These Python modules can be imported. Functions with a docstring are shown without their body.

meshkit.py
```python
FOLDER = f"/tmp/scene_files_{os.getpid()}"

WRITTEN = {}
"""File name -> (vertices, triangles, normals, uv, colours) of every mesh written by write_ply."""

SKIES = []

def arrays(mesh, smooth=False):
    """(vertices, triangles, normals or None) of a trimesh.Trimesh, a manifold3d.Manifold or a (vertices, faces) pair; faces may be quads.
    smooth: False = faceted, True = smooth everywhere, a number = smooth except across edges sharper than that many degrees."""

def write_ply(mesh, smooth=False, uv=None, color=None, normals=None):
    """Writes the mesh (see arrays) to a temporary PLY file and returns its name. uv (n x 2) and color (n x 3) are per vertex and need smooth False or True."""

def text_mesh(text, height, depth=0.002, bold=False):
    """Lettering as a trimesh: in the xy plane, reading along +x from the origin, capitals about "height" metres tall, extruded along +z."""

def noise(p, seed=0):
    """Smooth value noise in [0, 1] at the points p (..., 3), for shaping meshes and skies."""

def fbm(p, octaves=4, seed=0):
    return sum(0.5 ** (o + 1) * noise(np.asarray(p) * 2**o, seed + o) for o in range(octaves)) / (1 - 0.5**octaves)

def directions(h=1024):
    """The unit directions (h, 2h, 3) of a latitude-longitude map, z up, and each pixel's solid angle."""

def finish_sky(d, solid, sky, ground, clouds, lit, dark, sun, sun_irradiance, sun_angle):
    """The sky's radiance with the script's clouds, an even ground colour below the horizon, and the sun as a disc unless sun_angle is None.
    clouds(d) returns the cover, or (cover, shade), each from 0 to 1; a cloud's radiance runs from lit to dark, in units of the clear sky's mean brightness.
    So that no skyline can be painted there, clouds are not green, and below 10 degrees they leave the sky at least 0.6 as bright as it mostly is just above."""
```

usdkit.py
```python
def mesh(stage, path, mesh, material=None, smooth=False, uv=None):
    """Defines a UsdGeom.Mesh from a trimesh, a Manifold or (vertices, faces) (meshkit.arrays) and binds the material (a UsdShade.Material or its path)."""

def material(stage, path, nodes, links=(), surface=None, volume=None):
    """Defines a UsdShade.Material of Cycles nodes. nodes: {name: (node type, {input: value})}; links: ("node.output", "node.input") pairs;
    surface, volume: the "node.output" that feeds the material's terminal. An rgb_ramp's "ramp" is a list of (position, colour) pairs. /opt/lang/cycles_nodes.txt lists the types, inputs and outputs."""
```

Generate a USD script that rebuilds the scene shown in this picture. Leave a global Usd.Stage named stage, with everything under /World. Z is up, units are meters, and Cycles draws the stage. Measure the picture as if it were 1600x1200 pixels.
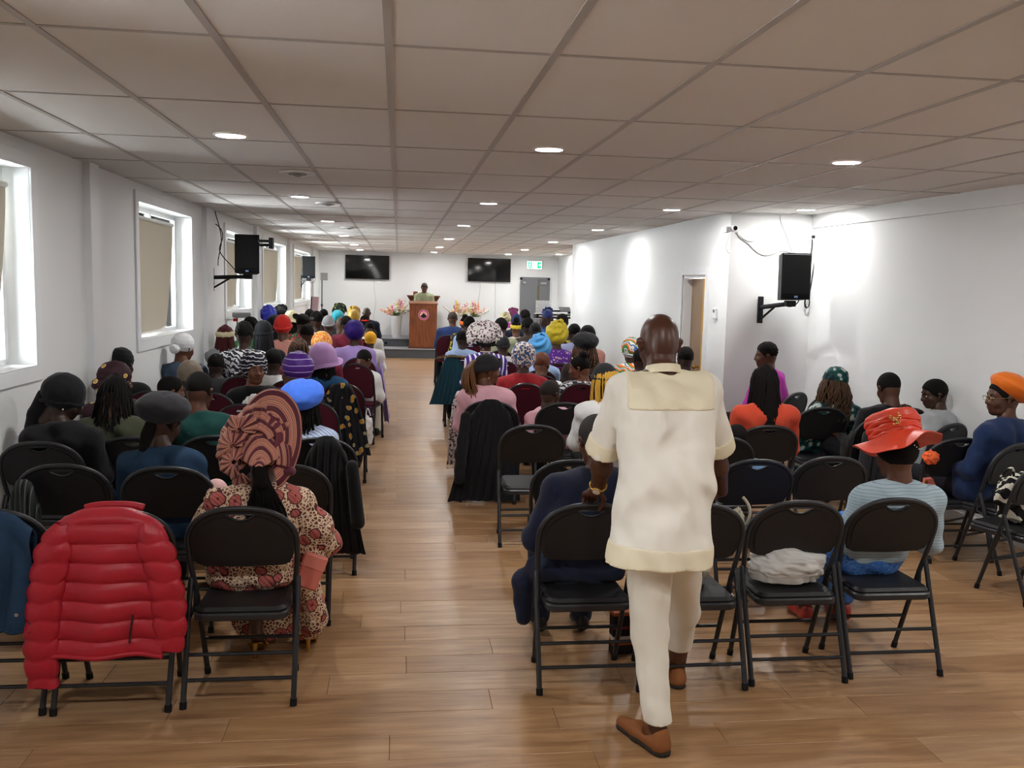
import math, random
import numpy as np
import trimesh
import manifold3d as m3
import usdkit, meshkit
from pxr import Gf, Sdf, Usd, UsdGeom, UsdLux, UsdShade, Vt

# ------------------------------------------------------------------ camera, sky, exposure
stage = Usd.Stage.CreateInMemory()
UsdGeom.SetStageUpAxis(stage, "Z"); UsdGeom.SetStageMetersPerUnit(stage, 1.0)
UsdGeom.Xform.Define(stage, "/World"); UsdGeom.Scope.Define(stage, "/World/Looks")
FPX, PITCH, YAW, ROLL, EYE, CEIL = 1405.27, 0.107729, 0.127327, 0.0239197, 1.87, 2.7257

def axes():
    fwd = np.array([math.sin(YAW) * math.cos(PITCH), math.cos(YAW) * math.cos(PITCH), -math.sin(PITCH)])
    right = np.array([math.cos(YAW), -math.sin(YAW), 0.0]); up = np.cross(right, fwd)
    c, s = math.cos(ROLL), math.sin(ROLL)
    return c * right + s * up, -s * right + c * up, fwd
CR, CU, CF = axes(); CO = np.array([0, 0, EYE])
cam = UsdGeom.Camera.Define(stage, "/World/camera")
cam.CreateHorizontalApertureAttr(36.0); cam.CreateVerticalApertureAttr(27.0)
cam.CreateFocalLengthAttr(36.0 * FPX / 1600.0)
cam.CreateClippingRangeAttr(Gf.Vec2f(0.05, 200.0))
cam.CreateExposureAttr(0.06)
UsdGeom.Xformable(cam).AddTransformOp().Set(Gf.Matrix4d(*CR, 0, *CU, 0, *(-CF), 0, *CO, 1))
SKY, LAMP = 12.0, 290.0
dome = UsdLux.DomeLight.Define(stage, "/World/overcast_sky")
dome.CreateColorAttr(Gf.Vec3f(0.90, 0.97, 1.0)); dome.CreateIntensityAttr(SKY)

# ------------------------------------------------------------------ pixels of the photograph to points of the room
def ray(u, v): return CR * (u - 800) / FPX + CU * (600 - v) / FPX + CF
def onz(u, v, z): d = ray(u, v); return CO + d * (z - EYE) / d[2]
def ony(u, v, y): d = ray(u, v); return CO + d * y / d[1]

# ------------------------------------------------------------------ scene helpers
_used = set()
def numbered(path):
    p, k = path, 0
    while p in _used:
        k += 1; p = f"{path}_{k:03d}"
    _used.add(p); return p
def tag(prim, label=None, cat=None, group=None, kind=None):
    for k, v in (("label", label), ("category", cat), ("group", group), ("kind", kind)):
        if v: prim.SetCustomDataByKey(k, v)
    return prim
def thing(name, label, cat, loc=(0, 0, 0), rotz=0.0, group=None, kind=None):
    x = UsdGeom.Xform.Define(stage, numbered("/World/" + name))
    x.AddTranslateOp().Set(Gf.Vec3d(*map(float, loc)))
    if rotz: x.AddRotateZOp().Set(float(math.degrees(rotz)))
    return tag(x.GetPrim(), label, cat, group, kind)
def obj(name, mesh, mat, parent=None, smooth=False, label=None, cat=None, group=None, kind=None, uv=None):
    base = str(parent.GetPath()) if parent is not None else "/World"
    m = usdkit.mesh(stage, numbered(base + "/" + name), mesh, mat, smooth=smooth, uv=uv)
    m.CreateDoubleSidedAttr(True)
    return tag(m.GetPrim(), label, cat, group, kind)
def dup(src, loc, rotz, label, group=None, name=None):
    cd = src.GetCustomData()
    r = thing(name or src.GetName(), label, cd["category"], loc, rotz, group or cd.get("group"))
    r.GetReferences().AddInternalReference(src.GetPath()); r.SetInstanceable(True)
    return r

# ------------------------------------------------------------------ mesh helpers
def cat(*ms):
    out = []
    for m in ms:
        if isinstance(m, (list, tuple)) and len(m) and not isinstance(m[0], np.ndarray): out += [tm(x) for x in m]
        else: out.append(tm(m))
    return trimesh.util.concatenate(out)
def tm(m):
    if isinstance(m, trimesh.Trimesh): return m
    v, f, _ = meshkit.arrays(m); return trimesh.Trimesh(v, f, process=False)
def box(x0, x1, y0, y1, z0, z1, bev=0.0):
    if bev <= 0:
        b = trimesh.creation.box((x1 - x0, y1 - y0, z1 - z0)); b.apply_translation(((x0 + x1) / 2, (y0 + y1) / 2, (z0 + z1) / 2)); return b
    pts = []
    for x in (x0, x1):
        for y in (y0, y1):
            for z in (z0, z1):
                sx, sy, sz = (bev if x == x0 else -bev), (bev if y == y0 else -bev), (bev if z == z0 else -bev)
                pts += [(x + sx, y + sy, z), (x + sx, y, z + sz), (x, y + sy, z + sz)]
    return tm(m3.Manifold.hull_points(np.array(pts, float)))
def spline(pts, n):
    p = np.asarray(pts, float); k = len(p)
    if k < 3: return np.array([p[0] + (p[-1] - p[0]) * t for t in np.linspace(0, 1, n)])
    t = np.r_[0, np.cumsum(np.linalg.norm(np.diff(p, axis=0), axis=1))]
    from scipy.interpolate import PchipInterpolator, CubicSpline
    return CubicSpline(t, p)(np.linspace(0, t[-1], n))
def tube(pts, r, seg=8, closed=False, cap=True):
    p = np.asarray(pts, float); n = len(p); r = np.broadcast_to(np.asarray(r, float), (n,))
    t = np.gradient(p, axis=0) if not closed else np.roll(p, -1, 0) - np.roll(p, 1, 0)
    t /= np.maximum(np.linalg.norm(t, axis=1, keepdims=True), 1e-9)
    a = np.array([0, 0, 1.0]) if abs(t[0][2]) < .9 else np.array([1.0, 0, 0])
    u = np.cross(t[0], a); u /= np.linalg.norm(u); rings = []
    ang = np.linspace(0, 2 * np.pi, seg, endpoint=False)
    for i in range(n):
        u = u - t[i] * (u @ t[i]); u /= max(np.linalg.norm(u), 1e-9); w = np.cross(t[i], u)
        rings.append(p[i] + r[i] * (np.cos(ang)[:, None] * u + np.sin(ang)[:, None] * w))
    v = np.vstack(rings); f = []
    for i in range(n if closed else n - 1):
        j = (i + 1) % n
        for k in range(seg):
            l = (k + 1) % seg
            f += [(i * seg + k, i * seg + l, j * seg + l), (i * seg + k, j * seg + l, j * seg + k)]
    if cap and not closed:
        v = np.vstack([v, p[0], p[-1]]); c0, c1 = len(v) - 2, len(v) - 1; b = (n - 1) * seg
        for k in range(seg):
            l = (k + 1) % seg; f += [(c0, l, k), (c1, b + k, b + l)]
    return trimesh.Trimesh(v, f, process=False)
def lathe(prof, seg=24, cx=0, cy=0):
    prof = np.asarray(prof, float); n = len(prof); a = np.linspace(0, 2 * np.pi, seg, endpoint=False)
    v = np.stack([cx + prof[:, 0, None] * np.cos(a), cy + prof[:, 0, None] * np.sin(a), np.repeat(prof[:, 1, None], seg, 1)], -1).reshape(-1, 3)
    i, k = np.meshgrid(np.arange(n - 1), np.arange(seg), indexing="ij"); l = (k + 1) % seg
    q = np.stack([i * seg + k, i * seg + l, (i + 1) * seg + l, (i + 1) * seg + k], -1).reshape(-1, 4)
    return tm((v, q))
def gridmesh(P, closed_u=False):
    n, m = P.shape[:2]; v = P.reshape(-1, 3)
    i, k = np.meshgrid(np.arange(n if closed_u else n - 1), np.arange(m - 1), indexing="ij"); j = (i + 1) % n
    q = np.stack([i * m + k, j * m + k, j * m + k + 1, i * m + k + 1], -1).reshape(-1, 4)
    return tm((v, q))
def slab(P, th):
    """A sheet P (n, m, 3) given a thickness th, edges closed."""
    n, m = P.shape[:2]
    du, dv = np.gradient(P, axis=0), np.gradient(P, axis=1); nn = np.cross(du, dv); nn /= np.maximum(np.linalg.norm(nn, axis=-1, keepdims=True), 1e-9)
    A, B = P + nn * th / 2, P - nn * th / 2; v = np.vstack([A.reshape(-1, 3), B.reshape(-1, 3)]); o = n * m
    i, k = np.meshgrid(np.arange(n - 1), np.arange(m - 1), indexing="ij")
    q = np.stack([i * m + k, (i + 1) * m + k, (i + 1) * m + k + 1, i * m + k + 1], -1).reshape(-1, 4)
    rim = [(0, k) for k in range(m)] + [(i, m - 1) for i in range(1, n)] + [(n - 1, k) for k in range(m - 2, -1, -1)] + [(i, 0) for i in range(n - 2, 0, -1)]
    idx = np.array([a * m + b for a, b in rim]); nx = np.roll(idx, -1)
    e = np.stack([idx, nx, nx + o, idx + o], -1)
    return tm((v, np.vstack([q, q[:, ::-1] + o, e])))
def move(m, t=(0, 0, 0), rz=0.0, R=None, s=1.0):
    m = m.copy(); v = m.vertices * s
    if R is not None: v = v @ np.asarray(R).T
    if rz: c, q = math.cos(rz), math.sin(rz); v = v @ np.array([[c, q, 0], [-q, c, 0], [0, 0, 1]])
    m.vertices = v + np.asarray(t, float); return m
def Rz(a): c, s = math.cos(a), math.sin(a); return np.array([[c, -s, 0], [s, c, 0], [0, 0, 1]])
def Rx(a): c, s = math.cos(a), math.sin(a); return np.array([[1, 0, 0], [0, c, -s], [0, s, c]])
def Ry(a): c, s = math.cos(a), math.sin(a); return np.array([[c, 0, s], [0, 1, 0], [-s, 0, c]])

# ------------------------------------------------------------------ materials
_mats = {}
def srgb(r, g=None, b=None):
    if g is None: r, g, b = [int(r[i:i + 2], 16) for i in (0, 2, 4)]
    return tuple((c / 255 / 12.92) if c / 255 <= .04045 else ((c / 255 + .055) / 1.055) ** 2.4 for c in (r, g, b))
def plain(name, hexcol, rough=.6, spec=.4, metal=0.0, bump=None, var=0.0, sheen=0.0, emit=0.0, trans=0.0):
    if name in _mats: return _mats[name]
    c = srgb(hexcol)
    nodes = {"p": ("principled_bsdf", {"base_color": c, "roughness": rough, "specular_ior_level": spec, "metallic": metal, "sheen_weight": sheen})}
    links = []
    if emit: nodes["p"][1].update(emission_color=c, emission_strength=emit)
    if var or bump:
        nodes["g"] = ("geometry", {})
    if var:
        nodes["n"] = ("noise_texture", {"scale": 6.0, "detail": 4.0})
        nodes["r"] = ("rgb_ramp", {"ramp": [(.3, tuple(x * (1 - var) for x in c)), (.7, tuple(min(1, x * (1 + var)) for x in c))]})
        links += [("g.position", "n.vector"), ("n.fac", "r.fac"), ("r.color", "p.base_color")]
    if bump:
        nodes["b"] = ("noise_texture", {"scale": bump[0], "detail": 3.0}); nodes["bp"] = ("bump", {"strength": bump[1], "distance": bump[2]})
        links += [("g.position", "b.vector"), ("b.fac", "bp.height"), ("bp.normal", "p.normal")]
    _mats[name] = usdkit.material(stage, "/World/Looks/" + name, nodes, links, surface="p.BSDF"); return _mats[name]
def cells(name, ramp, scale=20.0, feature="f1", metric="euclidean", rough=.75, distort=0.0, out="distance"):
    """A printed cloth: colour ramp over voronoi cells."""
    if name in _mats: return _mats[name]
    nodes = {"g": ("geometry", {}), "n": ("noise_texture", {"scale": scale * .6, "detail": 2.0}), "v": ("voronoi_texture", {"scale": scale, "feature": feature, "metric": metric}),
             "m": ("mix_vector", {"fac": distort, "use_clamp": True}), "bw": ("rgb_to_bw", {}),
             "r": ("rgb_ramp", {"ramp": [(p, srgb(c)) for p, c in ramp], "interpolate": False}), "p": ("principled_bsdf", {"roughness": rough, "specular_ior_level": .3})}
    links = [("g.position", "v.vector"), ("r.color", "p.base_color")]
    if distort:
        nodes["a"] = ("vector_math", {"math_type": "multiply_add", "vector2": (distort,) * 3})
        links = [("g.position", "n.vector"), ("n.color", "a.vector1"), ("g.position", "a.vector3"), ("a.vector", "v.vector"), ("r.color", "p.base_color")]
    nodes.pop("m")
    if out == "color": links += [("v.color", "bw.color"), ("bw.val", "r.fac")]
    else: nodes.pop("bw"); links += [("v.distance", "r.fac")]
    _mats[name] = usdkit.material(stage, "/World/Looks/" + name, nodes, links, surface="p.BSDF"); return _mats[name]
def bands(name, ramp, scale=20.0, direction="z", distort=0.0, rough=.75, uv=False, kind="bands", dscale=1.0):
    """A striped cloth: colour ramp over a wave."""
    if name in _mats: return _mats[name]
    src = ("texture_coordinate", {}) if uv else ("geometry", {})
    nodes = {"g": src, "w": ("wave_texture", {"scale": scale, "bands_direction": direction, "profile": "saw", "distortion": distort, "detail": 1.0, "detail_scale": dscale, "wave_type": kind}),
             "r": ("rgb_ramp", {"ramp": [(p, srgb(c)) for p, c in ramp], "interpolate": False}), "p": ("principled_bsdf", {"roughness": rough, "specular_ior_level": .3})}
    links = [("g.UV" if uv else "g.position", "w.vector"), ("w.fac", "r.fac"), ("r.color", "p.base_color")]
    _mats[name] = usdkit.material(stage, "/World/Looks/" + name, nodes, links, surface="p.BSDF"); return _mats[name]
def lamp_mat(name, col, strength):
    if name in _mats: return _mats[name]
    _mats[name] = usdkit.material(stage, "/World/Looks/" + name, {"e": ("emission", {"color": col, "strength": strength})}, surface="e.emission"); return _mats[name]
# ------------------------------------------------------------------ the room
WALLC = "ebeded"
wall_m = plain("wall_paint", WALLC, .55, .35, bump=(180.0, .12, .002))
trim_m = plain("trim_paint", "eceef0", .4, .4)
tile_m = plain("ceiling_tile", "e4e1dd", .9, .1, bump=(260.0, .35, .002))
tee_m = plain("ceiling_tee", "b4afaa", .45, .4)
YB, YF = 25.1, -4.2
def wl(y): return -2.39 + (y - 5.8) * .0125          # left wall face
def wr(y): return 4.50 + (9.37 - y) * .055            # right wall face, near part
def wp(y): return 3.55 - (y - 9.47) * .012            # partition's long face
# --- floor: slab, near planks one by one, far floor by its material
def wood(name, hue, plank):
    nodes = {"g": ("geometry", {}), "mp": ("mapping", {"scale": (.9, 9.0, 1.0)}), "n": ("noise_texture", {"scale": 2.4, "detail": 6.0, "roughness": .62, "distortion": .6}),
             "mk": ("mapping", {"scale": (1.1, 5.0, 1.0)}), "k": ("noise_texture", {"scale": 1.6, "detail": 2.0}),
             "r": ("rgb_ramp", {"ramp": [(.25, srgb(hue[0])), (.5, srgb(hue[1])), (.75, srgb(hue[2]))]}),
             "kr": ("rgb_ramp", {"ramp": [(.66, (1, 1, 1)), (.78, (.62, .52, .45))]}), "mx": ("mix_color", {"blend_type": "multiply", "fac": .8}),
             "p": ("principled_bsdf", {"roughness": .34, "specular_ior_level": .5}),
             "bp": ("bump", {"strength": .12, "distance": .002})}
    links = [("g.position", "mp.vector"), ("mp.vector", "n.vector"), ("g.position", "mk.vector"), ("mk.vector", "k.vector"), ("n.fac", "r.fac"), ("k.fac", "kr.fac"),
             ("r.color", "mx.a"), ("kr.color", "mx.b"), ("n.fac", "bp.height"), ("bp.normal", "p.normal")]
    if plank:
        nodes["b"] = ("brick_texture", {"scale": 1.0, "brick_width": 1.22, "row_height": .19, "mortar_size": .003, "mortar_smooth": .2, "color1": (1, 1, 1), "color2": (.80, .80, .80), "mortar": (.45, .4, .36), "offset": .37})
        nodes["m2"] = ("mix_color", {"blend_type": "multiply", "fac": 1.0})
        links += [("g.position", "b.vector"), ("mx.result", "m2.a"), ("b.color", "m2.b"), ("m2.result", "p.base_color")]
    else: links += [("mx.result", "p.base_color")]
    return usdkit.material(stage, "/World/Looks/" + name, nodes, links, surface="p.BSDF")
w0 = [("835f40", "a07a54", "b8936c"), ("7e5a3d", "9a7450", "b18c66"), ("896546", "a5805b", "bc9873"), ("8d6c4d", "aa8662", "c09f7b")]
wood_far = wood("floor_wood_far", ("8b6849", "a8835f", "bf9c78"), True)
woods = [wood(f"floor_wood_{'abcd'[i]}", h, False) for i, h in enumerate(w0)]
floor = thing("floor", "light oak laminate plank floor of the hall", None, kind="structure")
NEARY = 8.2
obj("slab", box(-2.6, 5.3, YF - .1, YB + .1, -.12, -.006), plain("floor_core", "5b4330", .8), floor)
obj("far_flooring", cat(box(-2.6, 4.9, NEARY, YB + .1, -.006, 0), box(-2.6, 5.3, YF, 2.2, -.006, 0)), wood_far, floor)
rng = random.Random(5)
y = 2.2; row = 0
while y < NEARY - .01:
    x = -2.7 + rng.uniform(-1.1, 0)
    while x < 5.0:
        a, b = max(x, -2.6), min(x + 1.4, 5.1)
        if b - a > .05:
            dz = rng.uniform(-.0006, .0006)
            obj("plank", box(a + .0008, b - .0008, y + .0008, min(y + .2, NEARY) - .0008, -.006, dz, .0012), rng.choice(woods), floor)
        x += 1.4
    y += .2; row += 1
# --- ceiling: tiles one by one near, joined beyond, tees
ceil = thing("ceiling", "white suspended ceiling of rectangular mineral tiles in a painted grid", None, kind="structure")
GX0, GY0 = -.653, 3.404      # a crossing of the grid (from the photograph's own grid)
TX, TY = .61, 1.22
xs = [GX0 + TX * i for i in range(-4, 12)]; ys = [GY0 + TY * j for j in range(-7, 19)]
far = []
for j in range(len(ys) - 1):
    y0, y1 = max(ys[j], YF), min(ys[j + 1], YB)
    if y1 - y0 < .05: continue
    for i in range(len(xs) - 1):
        x0, x1 = max(xs[i], wl(y0) - .05), min(xs[i + 1], 5.2)
        if x1 - x0 < .05: continue
        b = box(x0 + .004, x1 - .004, y0 + .004, y1 - .004, CEIL + .004, CEIL + .02, .003)
        if 2.1 < y0 < 14 and not (x0 > 3.6 and y0 > 9.4): obj("tile", b, tile_m, ceil)
        else: far.append(b)
obj("far_tiles", cat(far), tile_m, ceil, kind="stuff")
for x in xs:
    if wl(9) < x < 5: obj("main_tee", cat(box(x - .016, x + .016, YF, YB, CEIL, CEIL + .005, .001), box(x - .003, x + .003, YF, YB, CEIL + .005, CEIL + .04)), tee_m, ceil)
for y in ys:
    if YF < y < YB: obj("cross_tee", box(-2.5, 5.2, y - .011, y + .011, CEIL + .0005, CEIL + .0045, .001), tee_m, ceil)
obj("deck", box(-2.9, 5.4, YF - .2, YB + .2, CEIL + .045, CEIL + .1), plain("deck_grey", "8a8a88", .9), ceil)
# --- left wall with five windows, pilasters
WT = .22
wins = [(4.15, 6.28, 1.27, 2.56, "a"), (8.62, 10.62, 1.29, 2.56, "b"), (12.55, 14.45, 1.43, 2.53, "c"), (15.65, 18.4, 1.42, 2.56, "d"), (19.7, 22.8, 1.42, 2.56, "e"), (.2, 2.3, 1.27, 2.56, "f")]
def left_pt(m):
    m = m.copy(); m.vertices[:, 0] += np.array([wl(t) for t in m.vertices[:, 1]]); return m
ww = m3.Manifold(m3.Mesh(*(lambda t: (np.array(t.vertices, np.float32), np.array(t.faces, np.uint32)))(box(-WT, 0, YF, YB, 0, CEIL + .045))))
for y0, y1, z0, z1, _ in wins:
    t = box(-WT - .1, .1, y0, y1, z0, z1)
    ww = ww - m3.Manifold(m3.Mesh(np.array(t.vertices, np.float32), np.array(t.faces, np.uint32)))
wall_l = thing("wall_left", "white painted wall with deep window openings", None, kind="structure")
obj("plaster", left_pt(tm(ww)), wall_m, wall_l)
for y0, y1 in ((7.26, 7.46), (11.2, 11.55), (14.75, 15.05), (18.75, 19.05), (23.2, 23.5), (3.2, 3.4), (-.6, -.4)):
    obj("pilaster", left_pt(box(-.05, .055, y0, y1, 0, CEIL + .02, .004)), trim_m, wall_l)
blind_m = usdkit.material(stage, "/World/Looks/roller_blind_cloth", {"d": ("diffuse_bsdf", {"color": srgb("b9b3a6")}), "t": ("translucent_bsdf", {"color": srgb("b8ad9a")}), "m": ("mix_closure", {"fac": .12})},
                          [("d.BSDF", "m.closure1"), ("t.BSDF", "m.closure2")], surface="m.closure")
pane_m = usdkit.material(stage, "/World/Looks/window_glass", {"t": ("transparent_bsdf", {}), "g": ("glossy_bsdf", {"roughness": .02}), "f": ("fresnel", {"IOR": 1.45}), "m": ("mix_closure", {})},
                         [("f.fac", "m.fac"), ("t.BSDF", "m.closure1"), ("g.BSDF", "m.closure2")], surface="m.closure")
alu_m = plain("blind_bar", "d5d3cc", .4, .5)
gap = {"a": (.0, .06), "b": (.0, .30), "c": (.0, .34), "d": (.62, .2), "e": (.75, .3), "f": (0, .3)}
for n, (y0, y1, z0, z1, k) in enumerate(wins, 1):
    w = thing(f"window_{n}", f"white framed deep window with a beige roller blind, {dict(a='nearest in view', b='second from the viewer', c='third, behind the nearer loudspeaker', d='fourth from the viewer', e='farthest, before the end wall', f='out of view beside the viewer')[k]}", None, kind="structure")
    c = .095
    fr = cat(box(0, .018, y0 - c, y1 + c, z1, z1 + c, .003), box(0, .018, y0 - c, y1 + c, z0 - c, z0, .003), box(0, .018, y0 - c, y0, z0, z1, .003), box(0, .018, y1, y1 + c, z0, z1, .003))
    obj("casing", left_pt(fr), trim_m, w)
    d0, d1 = -WT + .01, -WT + .06; s = .05
    sash = cat(box(d0, d1, y0, y1, z1 - s, z1), box(d0, d1, y0, y1, z0, z0 + s), box(d0, d1, y0, y0 + s, z0, z1), box(d0, d1, y1 - s, y1, z0, z1), box(d0, d1, (y0 + y1) / 2 - .03, (y0 + y1) / 2 + .03, z0, z1))
    obj("sash", left_pt(sash), trim_m, w)
    for a, b in ((y0 + s, (y0 + y1) / 2 - .03), ((y0 + y1) / 2 + .03, y1 - s)):
        obj("pane", left_pt(box(-WT + .03, -WT + .036, a, b, z0 + s, z1 - s)), pane_m, w)
    ga, gb = gap[k]; a, b = y0 + .02 + ga, y1 - gb; zt, zb = z1 - .13, z0 + .05
    P = np.zeros((30, 24, 3)); U, V = np.meshgrid(np.linspace(0, 1, 30), np.linspace(0, 1, 24), indexing="ij")
    curl = np.clip((U - .72) / .28, 0, 1) * np.clip(V, 0, 1) ** 1.6
    P[..., 0] = -.12 - .03 * np.sin(U * 7 + n) * V * .5 - .05 * curl; P[..., 1] = a + (b - a) * U - .11 * curl * (1 if k in "abc" else .2); P[..., 2] = zt - (zt - zb) * V + .02 * curl
    obj("blind", left_pt(slab(P, .003)), blind_m, w, smooth=35)
    obj("blind_tube", left_pt(tube([(-.12, a, zt + .015), (-.12, b, zt + .015)], .02, 12)), alu_m, w, smooth=40)
    obj("blind_bar", left_pt(tube(P[:, -1] + np.array([0, 0, -.005]), .011, 8)), alu_m, w, smooth=40)
    obj("sill", left_pt(box(-WT + .05, .02, y0, y1, z0, z0 + .012, .003)), trim_m, w)
# --- other walls
wall_b = thing("wall_back", "white end wall behind the platform", None, kind="structure")
obj("plaster", box(-2.4, 5.0, YB, YB + .2, 0, CEIL + .045), wall_m, wall_b)
wall_f = thing("wall_front", "white wall behind the viewer", None, kind="structure")
obj("plaster", box(-2.8, 5.6, YF - .2, YF, 0, CEIL + .045), wall_m, wall_f)
def strip(pts, th, z0, z1):
    """A wall standing along the plan line pts, th thick to its right side (seen along the line)."""
    from shapely.geometry import Polygon
    return trimesh.creation.extrude_polygon(Polygon(pts), z1 - z0, engine="earcut").apply_translation((0, 0, z0))
wall_r = thing("wall_right", "white right wall of the near hall with a shallow ledge under the ceiling", None, kind="structure")
obj("plaster", strip([(wr(YF), YF), (wr(9.47), 9.47), (wr(9.47) + .2, 9.47), (wr(YF) + .2, YF)], 0, 0, CEIL + .045), wall_m, wall_r)
zl = 2.585
obj("ledge", strip([(wr(YF) - .022, YF), (wr(9.47) - .022, 9.47), (wr(9.47) + .05, 9.47), (wr(YF) + .05, YF)], 0, zl, CEIL + .02), wall_m, wall_r)
obj("baseboard", strip([(wr(YF) - .012, YF), (wr(9.47) - .012, 9.47), (wr(9.47) + .05, 9.47), (wr(YF) + .05, YF)], 0, 0, .1), trim_m, wall_r)
# partition with a doorway in its long face
wall_p = thing("wall_partition", "white boxed-out partition with a doorway and a short face to the near hall", None, kind="structure")
D0, D1, DZ = 10.12, 10.98, 2.06
DOORH = 2.03
def face(y0, y1, z0, z1, t=.14): return strip([(wp(y0), y0), (wp(y1), y1), (wp(y1) + t, y1), (wp(y0) + t, y0)], 0, z0, z1)
obj("plaster", cat(face(9.47, D0, 0, CEIL + .045), face(D0, D1, DZ, CEIL + .045), face(D1, 17.9, 0, CEIL + .045), box(wp(9.47), 4.9, 9.462, 9.61, 0, CEIL + .045),
    box(wp(17.9), 4.7, 17.78, 17.9, 0, CEIL + .045)), wall_m, wall_p)
wall_q = thing("wall_right_far", "white right wall of the far hall beside the keyboard", None, kind="structure")
obj("plaster", box(4.44, 4.6, 17.8, YB, 0, CEIL + .045), wall_m, wall_q)
for nm, pts in (("trim_1", [(wl(2) , 2), (wl(YB), YB), (wl(YB) + .012, YB), (wl(2) + .012, 2)]),):
    b = strip(pts, 0, 0, .1); obj("baseboard_left", b, trim_m, kind="structure", label="white baseboard along the left wall")
tr = []
for e in (1, -1): tr.append(box(wp(10.5) - .02, wp(10.5) + .01, (D1 if e > 0 else D0 - .09), (D1 + .09 if e > 0 else D0), 0, DZ + .09, .003))
tr.append(box(wp(10.5) - .02, wp(10.5) + .01, D0, D1, DZ, DZ + .09, .003))
door2 = thing("door_1", "tan wooden door standing ajar in the partition with a white frame", None, kind="structure")
obj("frame", cat(tr, box(wp(10.5), wp(10.5) + .16, D0, D0 + .03, 0, DZ), box(wp(10.5), wp(10.5) + .16, D1 - .03, D1, 0, DZ), box(wp(10.5), wp(10.5) + .16, D0, D1, DZ - .03, DZ)), trim_m, door2)
door_m = plain("door_brown", "8f7355", .45, .4, var=.08); edge_m = plain("door_edge", "b58f4a", .45, .4)
leaf = box(-.02, .02, -.80, 0, .01, DZ - .04); hinge = (wp(10.5) + .13, D0 + .80 + .03, 0)
obj("leaf", move(box(-.02, .02, -.765, 0, .01, DZ - .04), hinge, -.16), door_m, door2)
obj("stile", move(box(-.021, .021, -.80, -.765, .01, DZ - .04), hinge, -.16), edge_m, door2)
brass = plain("brass", "b08a48", .3, .5, 1.0)
kn = lathe([(0, 0), (.012, 0), (.012, .04), (.028, .05), (.03, .065), (.02, .08), (0, .082)], 14)
obj("knob", move(move(kn, R=Ry(-math.pi / 2)), (hinge[0] - .12 - .02, hinge[1] - .72, .98)), brass, door2, smooth=30)
# far grey double door
gd = thing("door_2", "grey steel door in the end wall under the exit sign", None, kind="structure")
a, b = ony(814, 434, YB), ony(858, 434, YB); gx0, gx1, gz = a[0], b[0], a[2]
grey_m = plain("door_grey", "6f7174", .45, .4); dgrey = plain("door_dark", "46484a", .5, .4)
obj("frame", cat(box(gx0 - .02, gx0 + .04, YB - .05, YB, .46, gz), box(gx1 - .04, gx1 + .02, YB - .05, YB, .46, gz), box(gx0 - .02, gx1 + .02, YB - .05, YB, gz - .05, gz + .02)), grey_m, gd)
mid = gx0 + (gx1 - gx0) * .62
obj("leaf", box(gx0 + .04, mid - .006, YB - .04, YB - .005, .46, gz - .05), grey_m, gd)
obj("leaf", box(mid + .006, gx1 - .04, YB - .04, YB - .005, .46, gz - .05), grey_m, gd)
obj("closer", cat(box(mid + .06, mid + .22, YB - .09, YB - .04, gz - .17, gz - .11, .004), box(gx0 + .05, gx0 + .14, YB - .08, YB - .04, gz - .16, gz - .1, .004)), plain("closer_metal", "9b9c9c", .35, .5), gd)
obj("strip", box(mid - .025, mid + .025, YB - .05, YB - .041, 1.0, gz - .2), plain("door_strip", "615a3c", .5, .3), gd)
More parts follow.
